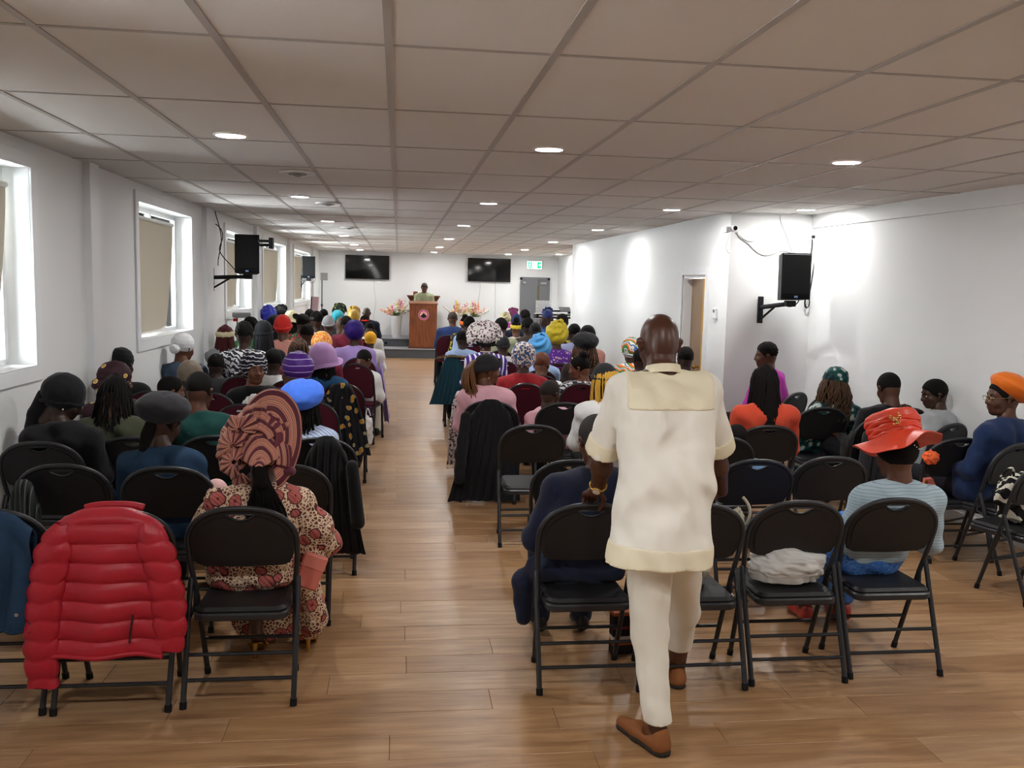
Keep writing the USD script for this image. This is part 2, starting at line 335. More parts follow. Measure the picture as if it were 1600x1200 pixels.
# platform of two steps
pl = thing("platform", "grey two-step platform in front of the end wall", None, kind="structure")
step_m = plain("step_carpet", "8f9296", .9, .2, bump=(300.0, .3, .003)); ris_m = plain("step_riser", "53575c", .6, .3)
P1, P2 = 23.0, 23.75
xl = wl(23) + .02
obj("tread", box(xl, 4.42, P1 - .03, P2 + .02, .21, .24, .006), step_m, pl); obj("riser", box(xl, 4.42, P1, P1 + .03, 0, .21), ris_m, pl)
obj("tread", box(xl, 4.42, P2 - .03, YB, .43, .46, .006), step_m, pl); obj("riser", box(xl, 4.42, P2, P2 + .03, .24, .43), ris_m, pl)
obj("core", cat(box(xl, 4.42, P1 + .03, YB, 0, .21), box(xl, 4.42, P2 + .03, YB, .21, .43)), ris_m, pl)
g = ony(603, 543, P2); obj("vent_hole", move(lathe([(0, 0), (.03, 0), (.034, .006), (.03, .01), (0, .01)], 16), (g[0], P2 - .006, .33), R=Rx(math.pi / 2)), plain("black_hole", "0b0b0c", .9), pl)
# --- downlights
lamp = lamp_mat("lamp_white", (1.0, .985, .965), LAMP)
ring_m = plain("lamp_ring", "f2f2f0", .4, .4)
def make_light():
    t = thing("ceiling_light", "round recessed white downlight", "ceiling light", (0, 0, CEIL), group="recessed ceiling downlights")
    obj("trim_ring", lathe([(.082, -.001), (.086, -.006), (.098, -.005), (.101, 0), (.101, .004), (.082, .004)], 32), ring_m, t, smooth=30)
    obj("lens", lathe([(0, -.004), (.083, -.004), (.083, 0), (0, 0)], 28), lamp, t)
    return t
lx = (-1.0, .92, 2.88); ly = (1.7, 5.65, 9.45, 13.05, 16.9, 20.75, 23.9)
lights = [(x, y) for y in ly for x in lx] + [(4.13, 8.9), (4.13, 3.2), (4.13, 20.9), (4.1, 23.1)]
first = None; rown = ["just out of view overhead", "nearest row in view", "second row in view", "third row in view", "fourth row in view", "fifth row in view", "row nearest the end wall"]
for x, y in lights:
    if x > 4:
        lab = f"round recessed downlight in the ceiling's far right strip, {'before the partition' if y > 5 and y < 10 else 'near the viewer' if y < 5 else 'beside the keyboard' if y < 22 else 'in the far right corner'}"
    else:
        r = (ly).index(y); lab = f"round recessed downlight in the {'left' if x < 0 else 'middle' if x < 2 else 'right'} line of lamps, {rown[r]}"
    if first is None:
        first = make_light(); tag(first, lab); first.GetAttribute("xformOp:translate").Set(Gf.Vec3d(x, y, CEIL))
    else: dup(first, (x, y, CEIL), 0, lab)
def vent(u, v, lab):
    p = onz(u, v, CEIL)
    t = thing("ceiling_diffuser", lab, "air diffuser", (p[0], p[1], CEIL), group="round ceiling diffusers")
    obj("rim", lathe([(.085, 0), (.1, -.006), (.135, -.018), (.14, -.01), (.14, 0)], 28), ring_m, t, smooth=30)
    obj("grille", cat([lathe([(r, -.012 - .004 * k), (r + .012, -.02 - .004 * k), (r + .013, -.016 - .004 * k)], 24) for k, r in enumerate((.06, .04, .02))], lathe([(0, -.034), (.022, -.034), (.022, -.03), (0, -.03)], 16)), plain("vent_grey", "9a9a99", .5, .3), t, smooth=30)
vent(465, 269, "round white ceiling diffuser nearest the viewer, left of the aisle")
vent(513, 317, "second round white ceiling diffuser, between two lamps of the left line")
vent(546, 355, "small round ceiling diffuser farthest down the hall")
# ------------------------------------------------------------------ chairs
fold_m = plain("chair_frame_black", "24262b", .38, .5)
vinyl_m = plain("chair_vinyl_black", "1a1a1d", .5, .4, bump=(420.0, .15, .001))
rub_m = plain("rubber_black", "141416", .7, .3)
maroon_m = plain("maroon_fabric", "461422", .9, .2, bump=(500.0, .25, .001))
bframe_m = plain("banquet_frame_black", "16161a", .35, .5)
FT = .885     # height of a folding chair's back
def arch(w, zc, h, n=33, e=2.3):
    t = np.linspace(0, np.pi, n); c, s = np.cos(t), np.sin(t)
    return np.stack([w * np.sign(c) * np.abs(c) ** (2 / e), zc + h * np.abs(s) ** (2 / e)], 1)
def lean(z): return .29 - (z / FT) * .29        # y of the back frame at height z
def make_folding():
    t = thing("folding_chair", "", "chair")
    A = arch(.238, .70, FT - .70 - .012)
    pts = [(.205, lean(.01), .012), (.212, lean(.25), .25), (.222, lean(.48), .48), (.236, lean(.62), .62)] + [(x, lean(z), z) for x, z in A] + [(-.236, lean(.62), .62), (-.222, lean(.48), .48), (-.212, lean(.25), .25), (-.205, lean(.01), .012)]
    obj("back_frame", tube(pts, .0125, 10), fold_m, t, smooth=40)
    from shapely.geometry import Polygon
    from shapely import affinity
    B = arch(.226, .70, FT - .70 - .024, 41)
    low = [(-.222, .645), (-.205, .605), (-.17, .590), (0, .583), (.17, .590), (.205, .605), (.222, .645)]
    pg = Polygon([tuple(p) for p in B] + low)
    slot = Polygon([(-.062, .842)] + [(x, .842 - .026 * (1 - (x / .062) ** 2)) for x in np.linspace(-.05, .05, 9)] + [(.062, .842), (.05, .846), (-.05, .846)])
    def plate(poly, y0, y1):
        m = trimesh.creation.extrude_polygon(poly, y1 - y0, engine="earcut"); v = np.array(m.vertices)
        m.vertices = np.stack([v[:, 0], lean(v[:, 1]) + v[:, 2] + y0, v[:, 1]], 1); m.invert(); return m
    obj("backrest", cat(plate(pg.difference(slot), -.009, .009), plate(pg.buffer(-.022).difference(slot.buffer(.006)), -.013, .022)), vinyl_m, t, smooth=25)
    obj("handle_rim", tube([(x, lean(z) - .010, z) for x, z in list(slot.exterior.coords)[:-1]], .0035, 6, closed=True), fold_m, t, smooth=40)
    for s in (1, -1):
        obj("rear_leg", tube([(s * .236, .115, .53), (s * .238, .10, .49), (s * .236, -.08, .012)], .0125, 10), fold_m, t, smooth=40)
        obj("foot_cap", cat(tube([(s * .2362, -.074, .03), (s * .236, -.08, 0.0)], .0155, 10)), rub_m, t, smooth=40)
        obj("foot_cap", cat(tube([(s * .2055, lean(.028), .03), (s * .205, lean(0), 0.0)], .0155, 10)), rub_m, t, smooth=40)
        obj("bracket", cat(tube([(s * .228, .05, .37), (s * .225, .13, .40), (s * .222, lean(.48) , .48)], .008, 6)), fold_m, t, smooth=40)
    obj("rear_crossbar", tube([(-.236, -.045, .115), (.236, -.045, .115)], .009, 8), fold_m, t, smooth=40)
    obj("rear_crossbar", tube([(-.236, -.005, .215), (.236, -.005, .215)], .009, 8), fold_m, t, smooth=40)
    obj("front_crossbar", tube([(-.21, lean(.2), .2), (.21, lean(.2), .2)], .009, 8), fold_m, t, smooth=40)
    def rounded(x, y0, y1, z0, z1, r):
        p = Polygon([(-x, y0), (x, y0), (x * .97, y1), (-x * .97, y1)]).buffer(-.05).buffer(.05)
        a = trimesh.creation.extrude_polygon(p, z1 - z0 - 2 * r, engine="earcut"); a.apply_translation((0, 0, z0 + r))
        b = p.buffer(-r); pts = np.vstack([np.c_[np.array(a.vertices)], [(q[0], q[1], z0) for q in b.exterior.coords], [(q[0], q[1], z1) for q in b.exterior.coords]])
        return tm(m3.Manifold.hull_points(pts))
    obj("seat_pan", rounded(.205, -.03, .40, .372, .408, .008), fold_m, t, smooth=25)
    obj("seat_cushion", rounded(.198, -.024, .392, .400, .432, .014), vinyl_m, t, smooth=30)
    return t
MT = .94
def make_banquet():
    from shapely.geometry import Polygon
    t = thing("banquet_chair", "", "chair")
    def mlean(z): return .07 - .07 * (z - .45) / (MT - .45)
    A = arch(.20, .74, MT - .74 - .01, 29, 2.2)
    side = [(.215, -.03, .01), (.215, .0, .20), (.212, mlean(.47), .45), (.205, mlean(.6), .6)]
    pts = side + [(x, mlean(z), z) for x, z in A] + [(-x, y, z) for x, y, z in side[::-1]]
    obj("back_frame", tube(pts, .0135, 8), bframe_m, t, smooth=40)
    B = arch(.196, .74, MT - .74 - .016, 31, 2.2)
    pg = Polygon([tuple(p) for p in B] + [(-.19, .56), (-.17, .535), (.17, .535), (.19, .56)])
    slot = Polygon([(-.05, .885), (-.035, .876), (.035, .876), (.05, .885), (.035, .893), (-.035, .893)])
    def plate(poly, y0, y1):
        m = trimesh.creation.extrude_polygon(poly, y1 - y0, engine="earcut"); v = np.array(m.vertices)
        m.vertices = np.stack([v[:, 0], np.array([mlean(z) for z in v[:, 1]]) + v[:, 2] + y0, v[:, 1]], 1); m.invert(); return m
    obj("backrest", cat(plate(pg.difference(slot), -.012, .012), plate(max(getattr(pg.buffer(-.02).difference(slot.buffer(.008)), "geoms", [pg.buffer(-.02).difference(slot.buffer(.008))]), key=lambda q: q.area), -.017, .035)), maroon_m, t, smooth=25)
    for s in (1, -1):
        obj("front_leg", tube([(s * .205, .44, .43), (s * .21, .47, .01)], .0135, 8), bframe_m, t, smooth=40)
        obj("seat_rail", tube([(s * .205, .02, .42), (s * .205, .45, .425)], .012, 8), bframe_m, t, smooth=40)
        obj("foot_cap", tube([(s * .215, -.028, .03), (s * .215, -.03, 0)], .017, 8), rub_m, t, smooth=40)
        obj("foot_cap", tube([(s * .21, .469, .03), (s * .21, .47, 0)], .017, 8), rub_m, t, smooth=40)
    sm = m3.Manifold.hull_points(np.array([(x, y, z) for x in (-.2, .2) for y in (.03, .455) for z in (.432, .462)] + [(x, y, .482) for x in (-.17, .17) for y in (.07, .42)]))
    obj("seat_cushion", tm(sm), maroon_m, t, smooth=20)
    return t
_ch = {}
chair_spots = []          # (x, y, kind, rotz, label) collected, then spread so that none overlap
def chair(x, y, kind, label, rot=0.0, fix=False): chair_spots.append([x, y, kind, label, rot, fix]); return chair_spots[-1]
def spread_chairs():
    for it in range(60):
        for i, a in enumerate(chair_spots):
            for b in chair_spots[i + 1:]:
                dx, dy = b[0] - a[0], b[1] - a[1]; wx, wy = .505, .60
                if abs(dx) < wx and abs(dy) < wy:
                    px_, py_ = wx - abs(dx), wy - abs(dy)
                    ax = 0 if px_ < py_ * 1.2 else 1; p = (px_ if ax == 0 else py_) * .5; sg = 1 if (dx if ax == 0 else dy) >= 0 else -1
                    wa, wb = (0 if a[5] else 1), (0 if b[5] else 1)
                    if wa + wb == 0: continue
                    a[ax] -= sg * p * 2 * wa / (wa + wb); b[ax] += sg * p * 2 * wb / (wa + wb)
        for a in chair_spots:
            lim0 = wl(a[1]) + .32; lim1 = (wr(a[1]) - .3 if a[1] < 9.4 else wp(a[1]) - .28)
            if not a[5]: a[0] = min(max(a[0], lim0), lim1)
            if not a[5] and a[0] > wp(9.47) - .3 and 8.7 < a[1] < 9.6: a[1] = 8.7
def place_chairs():
    for x, y, kind, label, rot, fix in chair_spots:
        g = "black folding chairs in the rows" if kind == "f" else "maroon banquet chairs in the rows"
        if kind not in _ch:
            t = (make_folding if kind == "f" else make_banquet)(); _ch[kind] = t; tag(t, label, "chair", g)
            t.GetAttribute("xformOp:translate").Set(Gf.Vec3d(x, y, 0)); UsdGeom.Xformable(t).AddRotateZOp().Set(math.degrees(rot))
        else: dup(_ch[kind], (x, y, 0), rot, label, g)
# ------------------------------------------------------------------ surfaces from distance fields
def surfnet(F, org, h):
    """Surface nets: the zero level of the field F (inside negative) as one mesh."""
    nx, ny, nz = F.shape; S = F < 0
    c = [S[a:nx - 1 + a, b:ny - 1 + b, d:nz - 1 + d] for a in (0, 1) for b in (0, 1) for d in (0, 1)]
    tot = sum(x.astype(np.int8) for x in c); act = (tot > 0) & (tot < 8)
    I = np.argwhere(act); idx = -np.ones(act.shape, np.int64); idx[act] = np.arange(len(I))
    fv = np.stack([F[I[:, 0] + a, I[:, 1] + b, I[:, 2] + d] for a in (0, 1) for b in (0, 1) for d in (0, 1)], 1)
    off = np.array([(a, b, d) for a in (0, 1) for b in (0, 1) for d in (0, 1)], float)
    acc = np.zeros((len(I), 3)); n = np.zeros(len(I))
    for i in range(8):
        for j in range(i + 1, 8):
            if np.abs(off[i] - off[j]).sum() == 1:
                m = (fv[:, i] < 0) != (fv[:, j] < 0)
                t = np.where(m, fv[:, i] / np.where(m, fv[:, i] - fv[:, j], 1), 0)
                acc += np.where(m[:, None], off[i] + t[:, None] * (off[j] - off[i]), 0); n += m
    V = (I + acc / n[:, None]) * h + org
    Q = []
    for ax in range(3):
        sl0 = [slice(1, -1)] * 3; sl1 = [slice(1, -1)] * 3; sl0[ax] = slice(0, -1); sl1[ax] = slice(1, None)
        A, B = S[tuple(sl0)], S[tuple(sl1)]; E = np.argwhere(A != B)
        if not len(E): continue
        sgn = A[tuple(E.T)]; e = E.copy(); o1, o2 = (ax + 1) % 3, (ax + 2) % 3; e[:, o1] += 1; e[:, o2] += 1
        def g(d1, d2): k = e.copy(); k[:, o1] -= d1; k[:, o2] -= d2; return idx[tuple(k.T)]
        q = np.stack([g(1, 1), g(0, 1), g(0, 0), g(1, 0)], 1); q[~sgn] = q[~sgn][:, ::-1]; Q.append(q)
    return tm((V, np.vstack(Q)))
def field(bones, h, k=.03, pad=.03, post=None, lo=None, hi=None):
    """Smooth union of round cones (a, b, ra, rb) and ellipsoids ('e', c, r, R)."""
    L, Hh = [], []
    for b in bones:
        if isinstance(b[0], str): r = np.max(b[2]); L.append(np.asarray(b[1]) - r); Hh.append(np.asarray(b[1]) + r)
        else:
            r = max(b[2], b[3]); L += [np.asarray(b[0]) - r, np.asarray(b[1]) - r]; Hh += [np.asarray(b[0]) + r, np.asarray(b[1]) + r]
    org = np.min(L, 0) - pad if lo is None else np.asarray(lo, float); top = np.max(Hh, 0) + pad if hi is None else np.asarray(hi, float)
    n = np.ceil((top - org) / h).astype(int) + 2
    ax = [(org[i] + h * np.arange(n[i])).astype(np.float32) for i in range(3)]
    F = np.full(n, .2, np.float32); kk = k
    for b in bones:
        if isinstance(b[0], str): r = np.max(b[2]); l, u = np.asarray(b[1]) - r, np.asarray(b[1]) + r
        else: r = np.array([max(b[2], b[3])]); l, u = np.minimum(b[0], b[1]) - r, np.maximum(b[0], b[1]) + r
        m = kk + 2.5 * h
        i0 = np.clip(np.floor((l - m - org) / h).astype(int), 0, n); i1 = np.clip(np.ceil((u + m - org) / h).astype(int) + 1, 0, n)
        if (i1 <= i0).any(): continue
        X = ax[0][i0[0]:i1[0], None, None]; Y = ax[1][None, i0[1]:i1[1], None]; Z = ax[2][None, None, i0[2]:i1[2]]
        if isinstance(b[0], str):
            c, rr = b[1], b[2]; R = b[3] if len(b) > 3 else np.eye(3)
            dx, dy, dz = X - c[0], Y - c[1], Z - c[2]
            p = [(R[0, j] * dx + R[1, j] * dy + R[2, j] * dz) / rr[j] for j in range(3)]
            k0 = np.sqrt(p[0] ** 2 + p[1] ** 2 + p[2] ** 2); k1 = np.sqrt((p[0] / rr[0]) ** 2 + (p[1] / rr[1]) ** 2 + (p[2] / rr[2]) ** 2)
            d = k0 * (k0 - 1) / np.maximum(k1, 1e-6)
        else:
            a, e = np.asarray(b[0], float), np.asarray(b[1], float); v = e - a; L2 = max(v @ v, 1e-9)
            dx, dy, dz = X - a[0], Y - a[1], Z - a[2]
            t = np.clip((dx * v[0] + dy * v[1] + dz * v[2]) / L2, 0, 1)
            d = np.sqrt((dx - t * v[0]) ** 2 + (dy - t * v[1]) ** 2 + (dz - t * v[2]) ** 2) - (b[2] + (b[3] - b[2]) * t)
        G = F[i0[0]:i1[0], i0[1]:i1[1], i0[2]:i1[2]]
        kb = b[4] if (not isinstance(b[0], str) and len(b) > 4) else kk
        if kb < 0: w = np.maximum(-kb - np.abs(G + d), 0); G[...] = np.maximum(G, -d) + w * w / (4 * -kb)      # carved away
        else: w = np.maximum(kb - np.abs(G - d), 0); G[...] = np.minimum(G, d) - w * w / (4 * kb)
    if post is not None: F = post(F, ax[0][:, None, None], ax[1][None, :, None], ax[2][None, None, :])
    F[0], F[-1], F[:, 0], F[:, -1], F[:, :, 0], F[:, :, -1] = .1, .1, .1, .1, .1, .1
    return F, org
def blob(bones, h, k=.03, **kw): F, o = field(bones, h, k, **kw); return surfnet(F, o, h)
V3 = lambda *a: np.array(a, float)
# ------------------------------------------------------------------ head, hand and shoe (face looks along +y, origin between the ears)
def head_mesh(h, child=False):
    f = .92 if child else 1.0
    B = [("e", V3(0, -.012, .035), V3(.0765, .097, .089)), ("e", V3(0, .03, -.03), V3(.062, .062, .085 * f)), ("e", V3(0, -.045, -.01), V3(.066, .06, .075)),
         (V3(-.03, .035, -.088 * f), V3(.03, .035, -.088 * f), .026, .026), (V3(0, .062, -.092 * f), V3(0, .062, -.085 * f), .022, .022),
         (V3(-.035, .068, .026), V3(.035, .068, .026), .016, .016), (V3(-.042, .052, -.025), V3(-.035, .06, -.035), .026, .024), (V3(.042, .052, -.025), V3(.035, .06, -.035), .026, .024),
         (V3(0, .088, .012), V3(0, .101, -.026), .009, .0135, .015), (V3(-.012, .094, -.032), V3(.012, .094, -.032), .0105, .0105, .012),
         (V3(-.019, .083, -.056), V3(.019, .083, -.056), .0085, .0085, .008), (V3(-.016, .081, -.068), V3(.016, .081, -.068), .009, .009, .008),
         (V3(-.031, .1, .004), V3(-.031, .1, .004), .019, .019, -.012), (V3(.031, .1, .004), V3(.031, .1, .004), .019, .019, -.012),
         (V3(-.02, .097, -.0617), V3(.02, .097, -.0617), .004, .004, -.004),
         (V3(0, -.03, -.05), V3(0, -.038, -.15), .054, .056)]
    for s in (1, -1):
        R = Rz(s * .35)
        B += [(V3(s * .079, -.008, .018), V3(s * .084, -.018, .012), .012, .013, .008), (V3(s * .081, -.014, .006), V3(s * .077, -.004, -.026), .012, .008, .008), (V3(s * .088, -.002, -.002), V3(s * .088, -.002, -.002), .009, .009, -.005)]
    return blob(B, h, .02, pad=.015)
_heads = {}
def head_of(h, child):
    k = (round(h, 4), child)
    if k not in _heads: _heads[k] = head_mesh(h, child)
    return _heads[k]
def hand_bones(curl=.6, spread=.0, side=1, thumb=.5):
    """Wrist at the origin, fingers along +y, back of the hand up; side 1 = thumb on the +x side."""
    B = [(V3(0, -.02, 0), V3(0, .02, 0), .024, .026, .012)]
    for i, (x, L, r) in enumerate(((.030, .072, .0092), (.0105, .080, .0095), (-.0095, .074, .0092), (-.0285, .058, .0082))):
        x *= side; b = V3(x * .62, .018, 0); m = V3(x * 1.02, .086 - .006 * abs(i - 1), .003)
        B.append((b, m, .0155, .0115, .012))
        a, p = curl * .55, m; d = lambda a: V3(x * spread * 3, math.cos(a), -math.sin(a))
        for frac, add in ((.46, 0), (.30, curl * .75), (.24, curl * .6)):
            a += add; q = p + d(a) * L * frac; B.append((p, q, r, r * .93, .004)); p = q; r *= .95
    t0 = V3(side * .022, .012, -.008); t1 = t0 + V3(side * .026, .028, -.012 - .01 * thumb); t2 = t1 + V3(side * (.018 - .02 * thumb), .028, -.006 - .014 * thumb); t3 = t2 + V3(side * (.008 - .018 * thumb), .024, -.004 - .012 * thumb)
    B += [(t0, t1, .015, .0125, .010), (t1, t2, .0115, .0105, .005), (t2, t3, .0105, .0085, .004)]
    return B
_hands = {}
def hand_of(h, side, curl=.6):
    k = (round(h, 4), side, curl)
    if k not in _hands: _hands[k] = blob(hand_bones(curl, .02, side), h, .006, pad=.012)
    return _hands[k]
def shoe_mesh(h=.012): return blob([(V3(0, -.03, .045), V3(0, -.03, .075), .036, .034), (V3(0, -.02, .035), V3(.0, .17, .028), .036, .03), (V3(-.012, .12, .028), V3(.012, .12, .028), .03, .03), (V3(0, .1, .04), V3(0, .03, .06), .028, .03)], h, .02,
                                   post=lambda F, X, Y, Z: np.maximum(F, .004 - Z + 0 * X))
_shoe = {}
def shoe_of(h):
    if h not in _shoe: _shoe[h] = shoe_mesh(h)
    return _shoe[h]
# ------------------------------------------------------------------ hair and headwear, head-local
def ball(r, c, fn=None, nu=40, nv=24, lim=None):
    """A closed lat-long ellipsoid; fn(d) gives a relative bulge from the directions; lim(p) may move the points."""
    th = np.linspace(0, np.pi, nv)[None, :]; ph = np.linspace(0, 2 * np.pi, nu, endpoint=False)[:, None]
    d = np.stack([np.sin(th) * np.cos(ph), np.sin(th) * np.sin(ph), np.cos(th) + 0 * ph], -1)
    q = 1 + (fn(d) if fn is not None else 0); p = np.asarray(c) + d * np.asarray(r) * (q[..., None] if fn is not None else 1)
    if lim is not None: p = lim(p)
    return gridmesh(p, True)
def hairline(p):
    """Pulls everything below the hairline inside the head."""
    zl = np.interp(p[..., 1], [-.11, -.05, .03, .085], [-.075, -.055, .0, .062]); f = np.clip((p[..., 2] - zl) / .012, 0, 1)[..., None]
    return V3(0, -.01, .02) + (p - V3(0, -.01, .02)) * (.86 + .14 * f)
def nz(d, fr, seed=0): return meshkit.noise(d * fr + 7.3, seed) - .5
def hair_short(o): return ball((.0815 + o, .102 + o, .094 + o), (0, -.014, .037), lambda d: .012 * nz(d, 30), 36, 24, hairline)
def hair_afro(o): return ball((.085 + o, .103 + o, .098 + o), (0, -.02, .045), lambda d: .10 * nz(d, 7) + .10 * nz(d, 19, 3), 56, 36, hairline)
def strands(n, L, r, seed, spread=1.0, curl=0.0, arc=150, lean=.0, top=.10, m=8, seg=5):
    g = random.Random(seed); out = []
    for k in range(n):
        a = math.radians(g.uniform(-arc, arc)); e = g.uniform(.1, 1.0); ca, sa = math.sin(a), -math.cos(a)
        l = L * g.uniform(.78, 1.05)
        pts = [V3(ca * .04 * e, sa * .05 * e - .01, .045 + top - .03 * e), V3(ca * .088, sa * .105 - .012, .05), V3(ca * .096 * spread, sa * .112 * spread - .015, -.03),
               V3(ca * .10 * spread + g.uniform(-.02, .02), sa * .115 * spread - .02 - lean * .5, -.03 - l * .5), V3(ca * .105 * spread + g.uniform(-.03, .03), sa * .11 * spread - .03 - lean, -.03 - l)]
        P = spline(pts, m)
        if curl: ph = g.uniform(0, 6.28); w = np.linspace(0, 1, m)[:, None]; P = P + curl * w * np.c_[np.sin(w * 22 + ph), np.cos(w * 22 + ph), np.zeros(m)]
        out.append(tube(P, np.linspace(r, r * .55, m), seg, cap=False))
    return cat(out)
def braid_knob(P, r, n=90):
    """A rope with plaited bulges along P."""
    Q = spline(P, n); return tube(Q, r * (1 + .18 * np.sin(np.linspace(0, n * .7, n))) * np.linspace(1, .6, n), 7)
def fan(c, normal, up, r0, r1, a0, a1, pleats, amp, dome, n=60, m=14, th=.004, seed=0, sx=1.0):
    """A pleated fan of stiff cloth around c: arcs from a0 to a1 (degrees from up), radius r0 to r1, domed along normal. Returns (mesh, uv)."""
    up = np.asarray(up, float) / np.linalg.norm(up); nn = np.asarray(normal, float); nn -= up * (nn @ up); nn /= np.linalg.norm(nn); sd = np.cross(up, nn)
    A, R = np.meshgrid(np.radians(np.linspace(a0, a1, n)), np.linspace(0, 1, m), indexing="ij")
    rr = r0 + (r1 - r0) * R; wob = 1 + amp * 1.2 * R * (meshkit.noise(np.stack([A * 2.2 + seed, R * 0, R * 0], -1), seed) - .5)
    off = dome * (1 - R ** 2) + amp * .35 * R * np.sin(A * pleats) * r1
    P = np.asarray(c, float) + (rr * wob)[..., None] * (np.cos(A)[..., None] * up + np.sin(A)[..., None] * sd * sx) + off[..., None] * nn
    s = slab(P, th); uv1 = np.stack([A / (2 * np.pi), R], -1).reshape(-1, 2)
    return s, np.vstack([uv1, uv1])
def torus_wrap(r, c, rt, tilt=0.0, ridges=6, n=48, seg=10):
    t = np.linspace(0, 2 * np.pi, n, endpoint=False)
    P = np.stack([r[0] * np.cos(t), r[1] * np.sin(t), tilt * np.sin(t) + .004 * np.sin(ridges * t)], 1) + np.asarray(c)
    return tube(P, rt * (1 + .15 * np.sin(ridges * t)), seg, closed=True)
def hat(kind, k=1.0, seed=1, nu=44, nv=28):
    """Headwear pieces as (name, mesh) pairs."""
    if kind == "turban":
        f = lambda d: .05 * np.abs(np.sin(4.5 * (np.arctan2(d[..., 0], d[..., 1]) + 1.6 * d[..., 2]))) + .06 * nz(d, 4, seed)
        return [("head_wrap", ball((.098 * k, .122 * k, .105 * k), (0, -.03, .062), f, nu, nv))]
    if kind == "wrap":       # close headtie with a knot behind
        f = lambda d: .035 * np.abs(np.sin(5 * d[..., 2] * 2 + 2 * d[..., 0])) + .04 * nz(d, 4, seed)
        return [("head_wrap", ball((.092 * k, .115 * k, .103 * k), (0, -.02, .055), f, nu, nv)), ("knot", ball((.05 * k, .045 * k, .045 * k), (.02, -.135 * k, .0), lambda d: .2 * nz(d, 5, seed), 20, 14))]
    if kind == "bonnet":
        f = lambda d: .05 * nz(d, 5, seed) + .02 * np.sin(14 * np.arctan2(d[..., 0], d[..., 1])) * (d[..., 2] < .2)
        return [("bonnet", ball((.106 * k, .125 * k, .12 * k), (0, -.038, .048), f, nu, nv)), ("band", torus_wrap((.088 * k, .108 * k), (0, -.022, -.01), .012, .035))]
    if kind == "beanie":
        return [("beanie", ball((.087 * k, .108 * k, .108 * k), (0, -.014, .045), lambda d: .012 * np.sin(40 * np.arctan2(d[..., 0], d[..., 1])), 80, nv, hairline)), ("cuff", torus_wrap((.084 * k, .106 * k), (0, -.014, .03), .014, .045, 30))]
    if kind == "beret":
        f = lambda d: .07 * nz(d, 3.2, seed) - .08 * np.exp(-((d[..., 0] - .25) ** 2) / .012) * (d[..., 2] > .2) * (d[..., 1] > -.3) * .9
        b = ball((.142 * k, .15 * k, .088 * k), (0, -.035, .092), f, 64, 28); b.vertices = (np.array(b.vertices) - V3(0, -.035, .092)) @ Rx(.16).T + V3(0, -.035, .092)
        return [("beret", b), ("band", torus_wrap((.086 * k, .106 * k), (0, -.016, .05), .011, .02, 0)), ("stem", tube([(0, -.04, .162 * k), (0, -.04, .175 * k)], .004, 6))]
    if kind == "cloche":
        return [("hat", ball((.105 * k, .122 * k, .115 * k), (0, -.02, .055), lambda d: .03 * nz(d, 4, seed), nu, nv)), ("brim", gridmesh(np.stack([[np.array([math.cos(a) * r * .11 * k, math.sin(a) * r * .128 * k - .02, .01 - .018 * (r - 1) * 4 + .01 * math.sin(3 * a)]) for r in (.9, 1.05, 1.2, 1.3)] for a in np.linspace(0, 6.2832, 49)])))]
    if kind == "brim":
        P = np.stack([[np.array([math.cos(a) * r * (.10 + .01) * k, math.sin(a) * r * .125 * k - .02, .05 + .05 * (r - 1) + .035 * math.sin(2 * a + seed) * (r - .9)]) for r in (.85, 1.05, 1.3, 1.6, 1.8)] for a in np.linspace(0, 6.2832, 61)])
        return [("crown", ball((.105 * k, .122 * k, .085 * k), (0, -.02, .085), lambda d: .05 * nz(d, 4, seed), nu, nv)), ("brim", slab(P, .004))]
    if kind == "rosette":
        ax = V3(0, -.75, .66)
        def f(d):
            u = np.cross(ax, V3(1, 0, 0)); c = np.clip(d @ ax, -1, 1); t = np.arccos(c); a = np.arctan2(d @ u, d[..., 0])
            return .13 * np.sin(1.5 * a * 2 + 9 * t) * np.exp(-(t / 1.1) ** 2) + .05 * np.abs(np.sin(5 * a + 3 * t)) + .05 * nz(d, 5, seed)
        out = [("head_wrap", ball((.112 * k, .128 * k, .118 * k), (0, -.045, .065), f, 72, 44))]
        for q in range(5):
            a0 = q * 72 + 20; s, _ = fan(V3(0, -.115 * k, .14 * k) + .006 * q * ax, ax, V3(0, .66, .75), .012, .062 * k - .006 * q, a0, a0 + 150, 3, .5, .022, 18, 6, .004, seed + q); out.append(("fold", s))
        return out
    if kind == "gele":
        f = lambda d: .04 * np.abs(np.sin(6 * (np.arctan2(d[..., 0], d[..., 1]) + d[..., 2]))) + .05 * nz(d, 4, seed)
        out = [("head_wrap", ball((.098 * k, .12 * k, .10 * k), (0, -.028, .055), f, nu, nv))]
        for q in range(4):
            s, _ = fan(V3(.012 * (q - 1.5), -.03 - .018 * q, .05 + .012 * q), V3(0, -1, .35), V3(.05 * (q - 2), .3, 1), .055, (.175 - .018 * q) * k, -118 + 9 * q, 112 - 12 * q, 7 + 2 * q, .22, .03, 40, 8, .004, seed + 5 * q); out.append(("fold", s))
        return out
    if kind == "knotgele":
        out = hat("turban", k, seed)
        for q in range(4):
            a = -50 + 33 * q; s, _ = fan(V3(.02 * (q - 1.5), -.02, .13 * k), V3(.2 * (q - 1.5), -1, .2), V3(math.sin(math.radians(a)), 0, math.cos(math.radians(a))), .01, .075 * k, -60, 60, 4, .5, .025, 20, 6, .004, seed + q); out.append(("fold", s))
        return out
